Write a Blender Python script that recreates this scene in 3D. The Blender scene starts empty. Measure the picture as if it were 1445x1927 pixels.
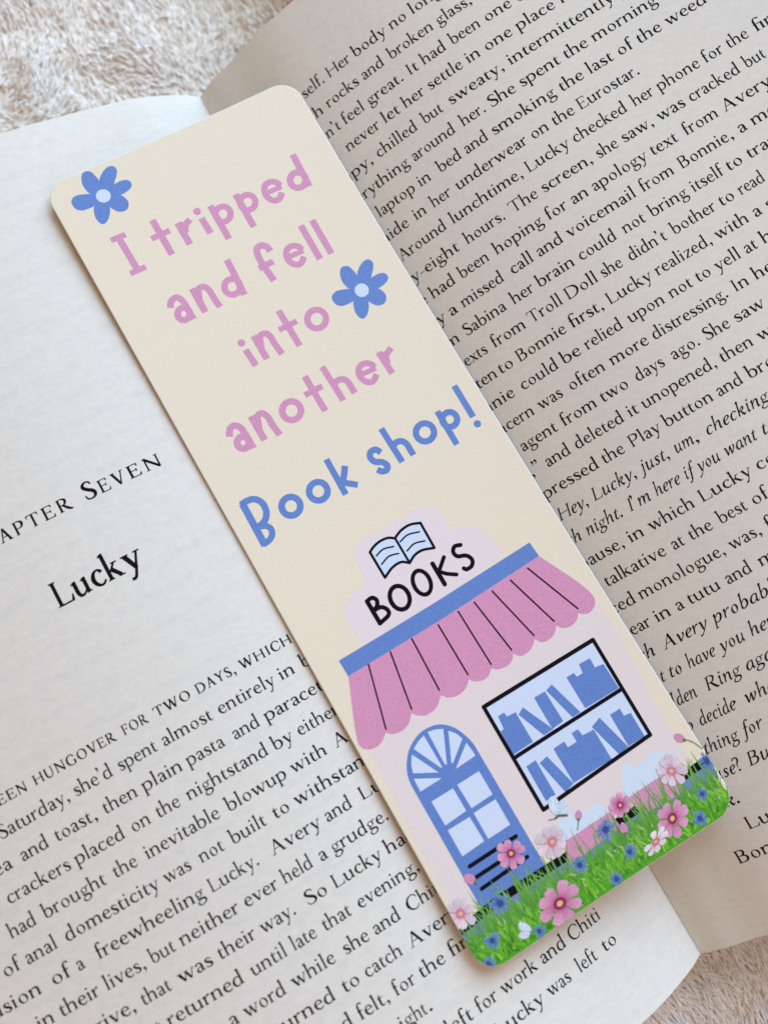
import bpy, bmesh, math, random
import numpy as np
from mathutils import Matrix, Vector
random.seed(7); np.random.seed(7)
SC = bpy.context.scene
COL = SC.collection
MM = 0.001
CAM={"R":[[0.856929,0.456343,-0.239633],[-0.493903,0.859964,-0.128538],[0.147418,0.228503,0.962317]],"c":[-51.1302,-20.5015,166.5179],"f":1767.05}
GEO={"zL":[0.0,1.93,3.835,6.421,8.261,10.511,11.237,5.121],"zR":[0.0,3.13,6.166,11.494,16.91,24.804,34.036,47.785],"xs":[0.0,2.5,6.0,12.0,20.0,35.0,60.0,100.0],"H":185.31,"bR":[[0.998434,-0.008578,-0.055289],[0.008753,0.999957,0.002914],[0.055262,-0.003393,0.998466]],"bt":[-11.8041,3.9864,14.4867],"bend":[1.6795,0.7008,-0.0685],"BW":49.5,"BL":150.0}
TEXT=[["her[self. [Her [body [no [longer","r",75.907,[18.82,24.71,30.72,38.56,43.12],"R"],["wit[h [rocks [and] [broken] glass], bu","r",71.31,[18.71,21.67,29.86,34.41,35.95,44.95,52.11],"R"],["did[n’t [feel] great. [It [had] [been] one of","r",66.713,[18.68,22.75,27.26,37.19,40.13,44.95,46.34,52.06],"R"],["no t] [never [let [her [settle [in] one place fo","r",62.116,[18.66,20.59,28.99,33.41,38.88,46.8,49.35],"R"],["grum]py, [chilled] [but] [sweaty, intermittently pu","r",57.519,[18.75,24.93,33.42,35.02,38.91,40.58],"R"],["eve[rything [around] [her. [She spent the morning w","r",52.922,[18.77,29.96,38.76,40.29,46.2],"R"],["[laptop in] [bed [and] smoking the last of the weed she","r",48.325,[19.36,30.83,32.88,38.35,42.84],"R"],["h]ide] [in] [her] [underwear on the [Eurostar.]","r",43.728,[19.0,23.28,24.72,27.12,28.51,31.97,33.94,58.57,70.24],"R"],["[Around] [lunchtime, [Lucky [checked] [her] phone for [the] [first","r",39.131,[18.59,28.64,29.94,45.56,54.89,65.13,66.47,69.98,84.99,88.66,90.06],"R"],["forty-eight] [hours.] [The] screen, [she] saw, [was [cracked] [but]","r",34.534,[28.67,30.21,38.1,40.35,44.84,56.81,60.67,69.22,74.84,84.26,85.55,89.14],"R"],["she [had] [been] [hoping for [an] apology [text] [from] [Avery, b","r",29.937,[19.99,25.01,26.36,32.12,33.54,49.05,52.08,64.73,69.54,71.03,77.28,78.36],"R"],["by [a [missed] [call] and] voicemail] [from] [Bonnie], a [me","r",25.34,[21.26,23.85,32.42,34.25,38.44,44.35,58.62,59.87,65.97,67.34,76.51,81.04],"R"],["from] [Sabina] [her [brain] [could] [not] [bring [itself [to tran","r",20.743,[20.34,21.83,30.27,31.59,36.95,43.91,45.17,52.1,53.58,57.73,59.02,66.9,73.78],"R"],["t[exts] [from] Troll [Doll] [she] [didn’t] [bother [to [read]","r",16.146,[18.93,23.53,24.88,31.39,39.82,45.75,46.76,50.56,52.04,59.08,60.49,69.58,73.05,77.7],"R"],["lis[ten] [to] [Bonnie] first, [Lucky [realized, [with] a sig","r",11.549,[18.81,22.75,23.6,26.06,27.3,36.81,45.26,54.38,66.43,71.87],"R"],["Bonnie] [could] [be [relied] [upon] [not] to yell] at] her","r",6.951,[23.66,25.35,32.5,33.66,38.06,45.11,46.59,53.11,54.25,58.46,67.56,70.78],"R"],["con[cern] [was] [often] [more [distressing.] [In] [her","r",2.354,[19.53,24.91,26.67,30.67,32.35,38.98,40.19,48.4,62.27,63.67,66.29,67.46],"R"],["[agent] [from] [two] [days] [ago.] [She] saw th","r",-2.243,[19.73,26.88,28.06,34.63,35.87,40.63,42.43,47.62,49.21,54.22,55.54,59.95],"R"],["text,” [and] [deleted] [it [unopened, [then] wi","r",-6.84,[22.07,26.71,27.96,37.14,38.24,41.05,55.79,61.46],"R"],["pressed] [the] [Play [button] [and] [broug","r",-11.437,[29.55,30.71,34.55,35.89,42.5,51.21,52.23,56.74,58.02],"R"],["[Hey, [Lucky, just, [um], [checking in","i",-16.034,[18.97,25.79,41.57,44.87,47.37],"R"],["though] [night.] [I’m [here] if you [want] to","i",-20.631,[20.68,21.89,28.64,30.04,35.13,39.55,48.28,53.77],"R"],["p[ause, [in] [which] [Lucky con","r",-25.228,[19.64,27.38,30.07,31.94,39.53,40.85],"R"],["[talkative] [at] [the] [best] of","r",-29.825,[20.27,31.52,32.87,34.97,36.26,40.12,41.63,46.48],"R"],["voic[ed] [monologue, [was], fr","r",-34.422,[19.96,23.02,23.89,41.33,45.46],"R"],["app[ear [in] [a [tutu] [and] [ma","r",-39.019,[19.55,24.25,26.94,28.24,30.62,36.1,37.38,41.82,43.28],"R"],["much] [Avery [probably th","i",-43.616,[21.25,22.81,32.5],"R"],["wan[t [to [have] you [here","i",-48.213,[19.82,21.49,24.85,29.66,36.23],"R"],["gol[den] [Ring [again","i",-52.81,[20.06,23.65,25.44,32.73],"R"],["to [decide] [what","i",-57.407,[21.59,27.93,30.14],"R"],["any[thing for] yo","i",-62.004,[19.83,29.44],"R"],["hou[se? [But","i",-66.601,[20.44,24.95],"R"],["drink.]","i",-71.198,[20.51],"R"],["[Lucky","r",-75.796,[19.42],"R"],["[Bonnie","r",-80.393,[14.92],"R"],["had bee[n] [hungover] [for] [two [days, [which]","c",-11.632,[-86.99,-85.53,-84.14,-70.05,-68.8,-64.5,-62.75,-55.96,-47.61,-38.82],"L"],["[Saturday, [she’d] [spent] [almost] [entirely [in] [bed","r",-16.229,[-92.28,-79.3,-72.98,-71.7,-65.26,-64.17,-55.61,-54.33,-43.41,-40.77,-39.21],"L"],["tea] [and] [toast], [then] plain] pasta] [and] paracetamol","r",-20.826,[-92.45,-90.83,-86.3,-84.78,-78.77,-76.51,-71.05,-63.3,-55.82,-54.19,-49.71],"L"],["dry [crackers placed] [on] [the] [nightstand] [by [eithe]r","r",-25.423,[-95.42,-75.56,-74.07,-71.16,-69.72,-66.04,-64.7,-50.65,-49.44,-44.97,-38.86],"L"],["[had] [brought] [the] [inevitable] [blowup [with] [Avery","r",-30.02,[-97.48,-93.04,-91.48,-81.05,-79.44,-75.73,-74.14,-61.58,-60.02,-48.17,-42.5,-40.91],"L"],["[of [anal] [domesticity [was] [not] [built] [to [withstand","r",-34.617,[-100.58,-96.89,-91.78,-90.13,-72.75,-68.91,-67.31,-63.25,-61.73,-55.9,-54.28,-50.04],"L"],["fusion] [of [a] [freewheeling [Lucky.] [Avery [and] [Lucky","r",-39.214,[-96.82,-94.65,-90.53,-89.37,-87.14,-67.93,-59.75,-57.39,-47.64,-43.04,-41.2],"L"],["in [their [lives, [but] neither [ever [held] [a grudge.]","r",-43.811,[-95.55,-88.09,-80.28,-76.39,-64.33,-57.79,-52.74,-51.33,-38.91],"L"],["forgive, [that] [was [their [way.] [So [Lucky [had","r",-48.408,[-84.13,-79.48,-77.32,-71.14,-63.48,-58.32,-56.07,-51.42,-41.79],"L"],["not returned] [until] [late] [that] [evenin]g,","r",-53.005,[-69.66,-68.02,-62.26,-61.14,-57.11,-55.59,-50.95,-49.49,-41.03],"L"],["a [word] [while] [she [and] [Chi]ti","r",-57.602,[-71.18,-64.98,-63.0,-56.39,-54.62,-49.33,-44.71,-42.82,-38.5],"L"],["returned] [to [catch] [Avery","r",-62.199,[-59.01,-57.26,-53.42,-47.07,-45.63],"L"],["and [felt, [for [the [first","r",-66.796,[-57.22,-50.94,-46.12,-40.65],"L"],["nig[ht].]","r",-71.394,[-50.17,-47.95,-47.06],"L"],["had left [for [work [and [Chiti]","r",-75.991,[-41.07,-35.82,-28.33,-21.99,-15.62],"L"],["then Lucky [was] [left] [to","r",-80.588,[-29.34,-25.4,-23.58,-19.66,-17.83],"L"],["Ch[a[pt[e[r S[ev[en","h",24.966,[-72.16,-69.45,-64.42,-61.82,-54.54,-49.34],"L"],["[Lu]ck]y","b",11.218,[-68.78,-62.83,-57.05],"L"]]
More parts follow.
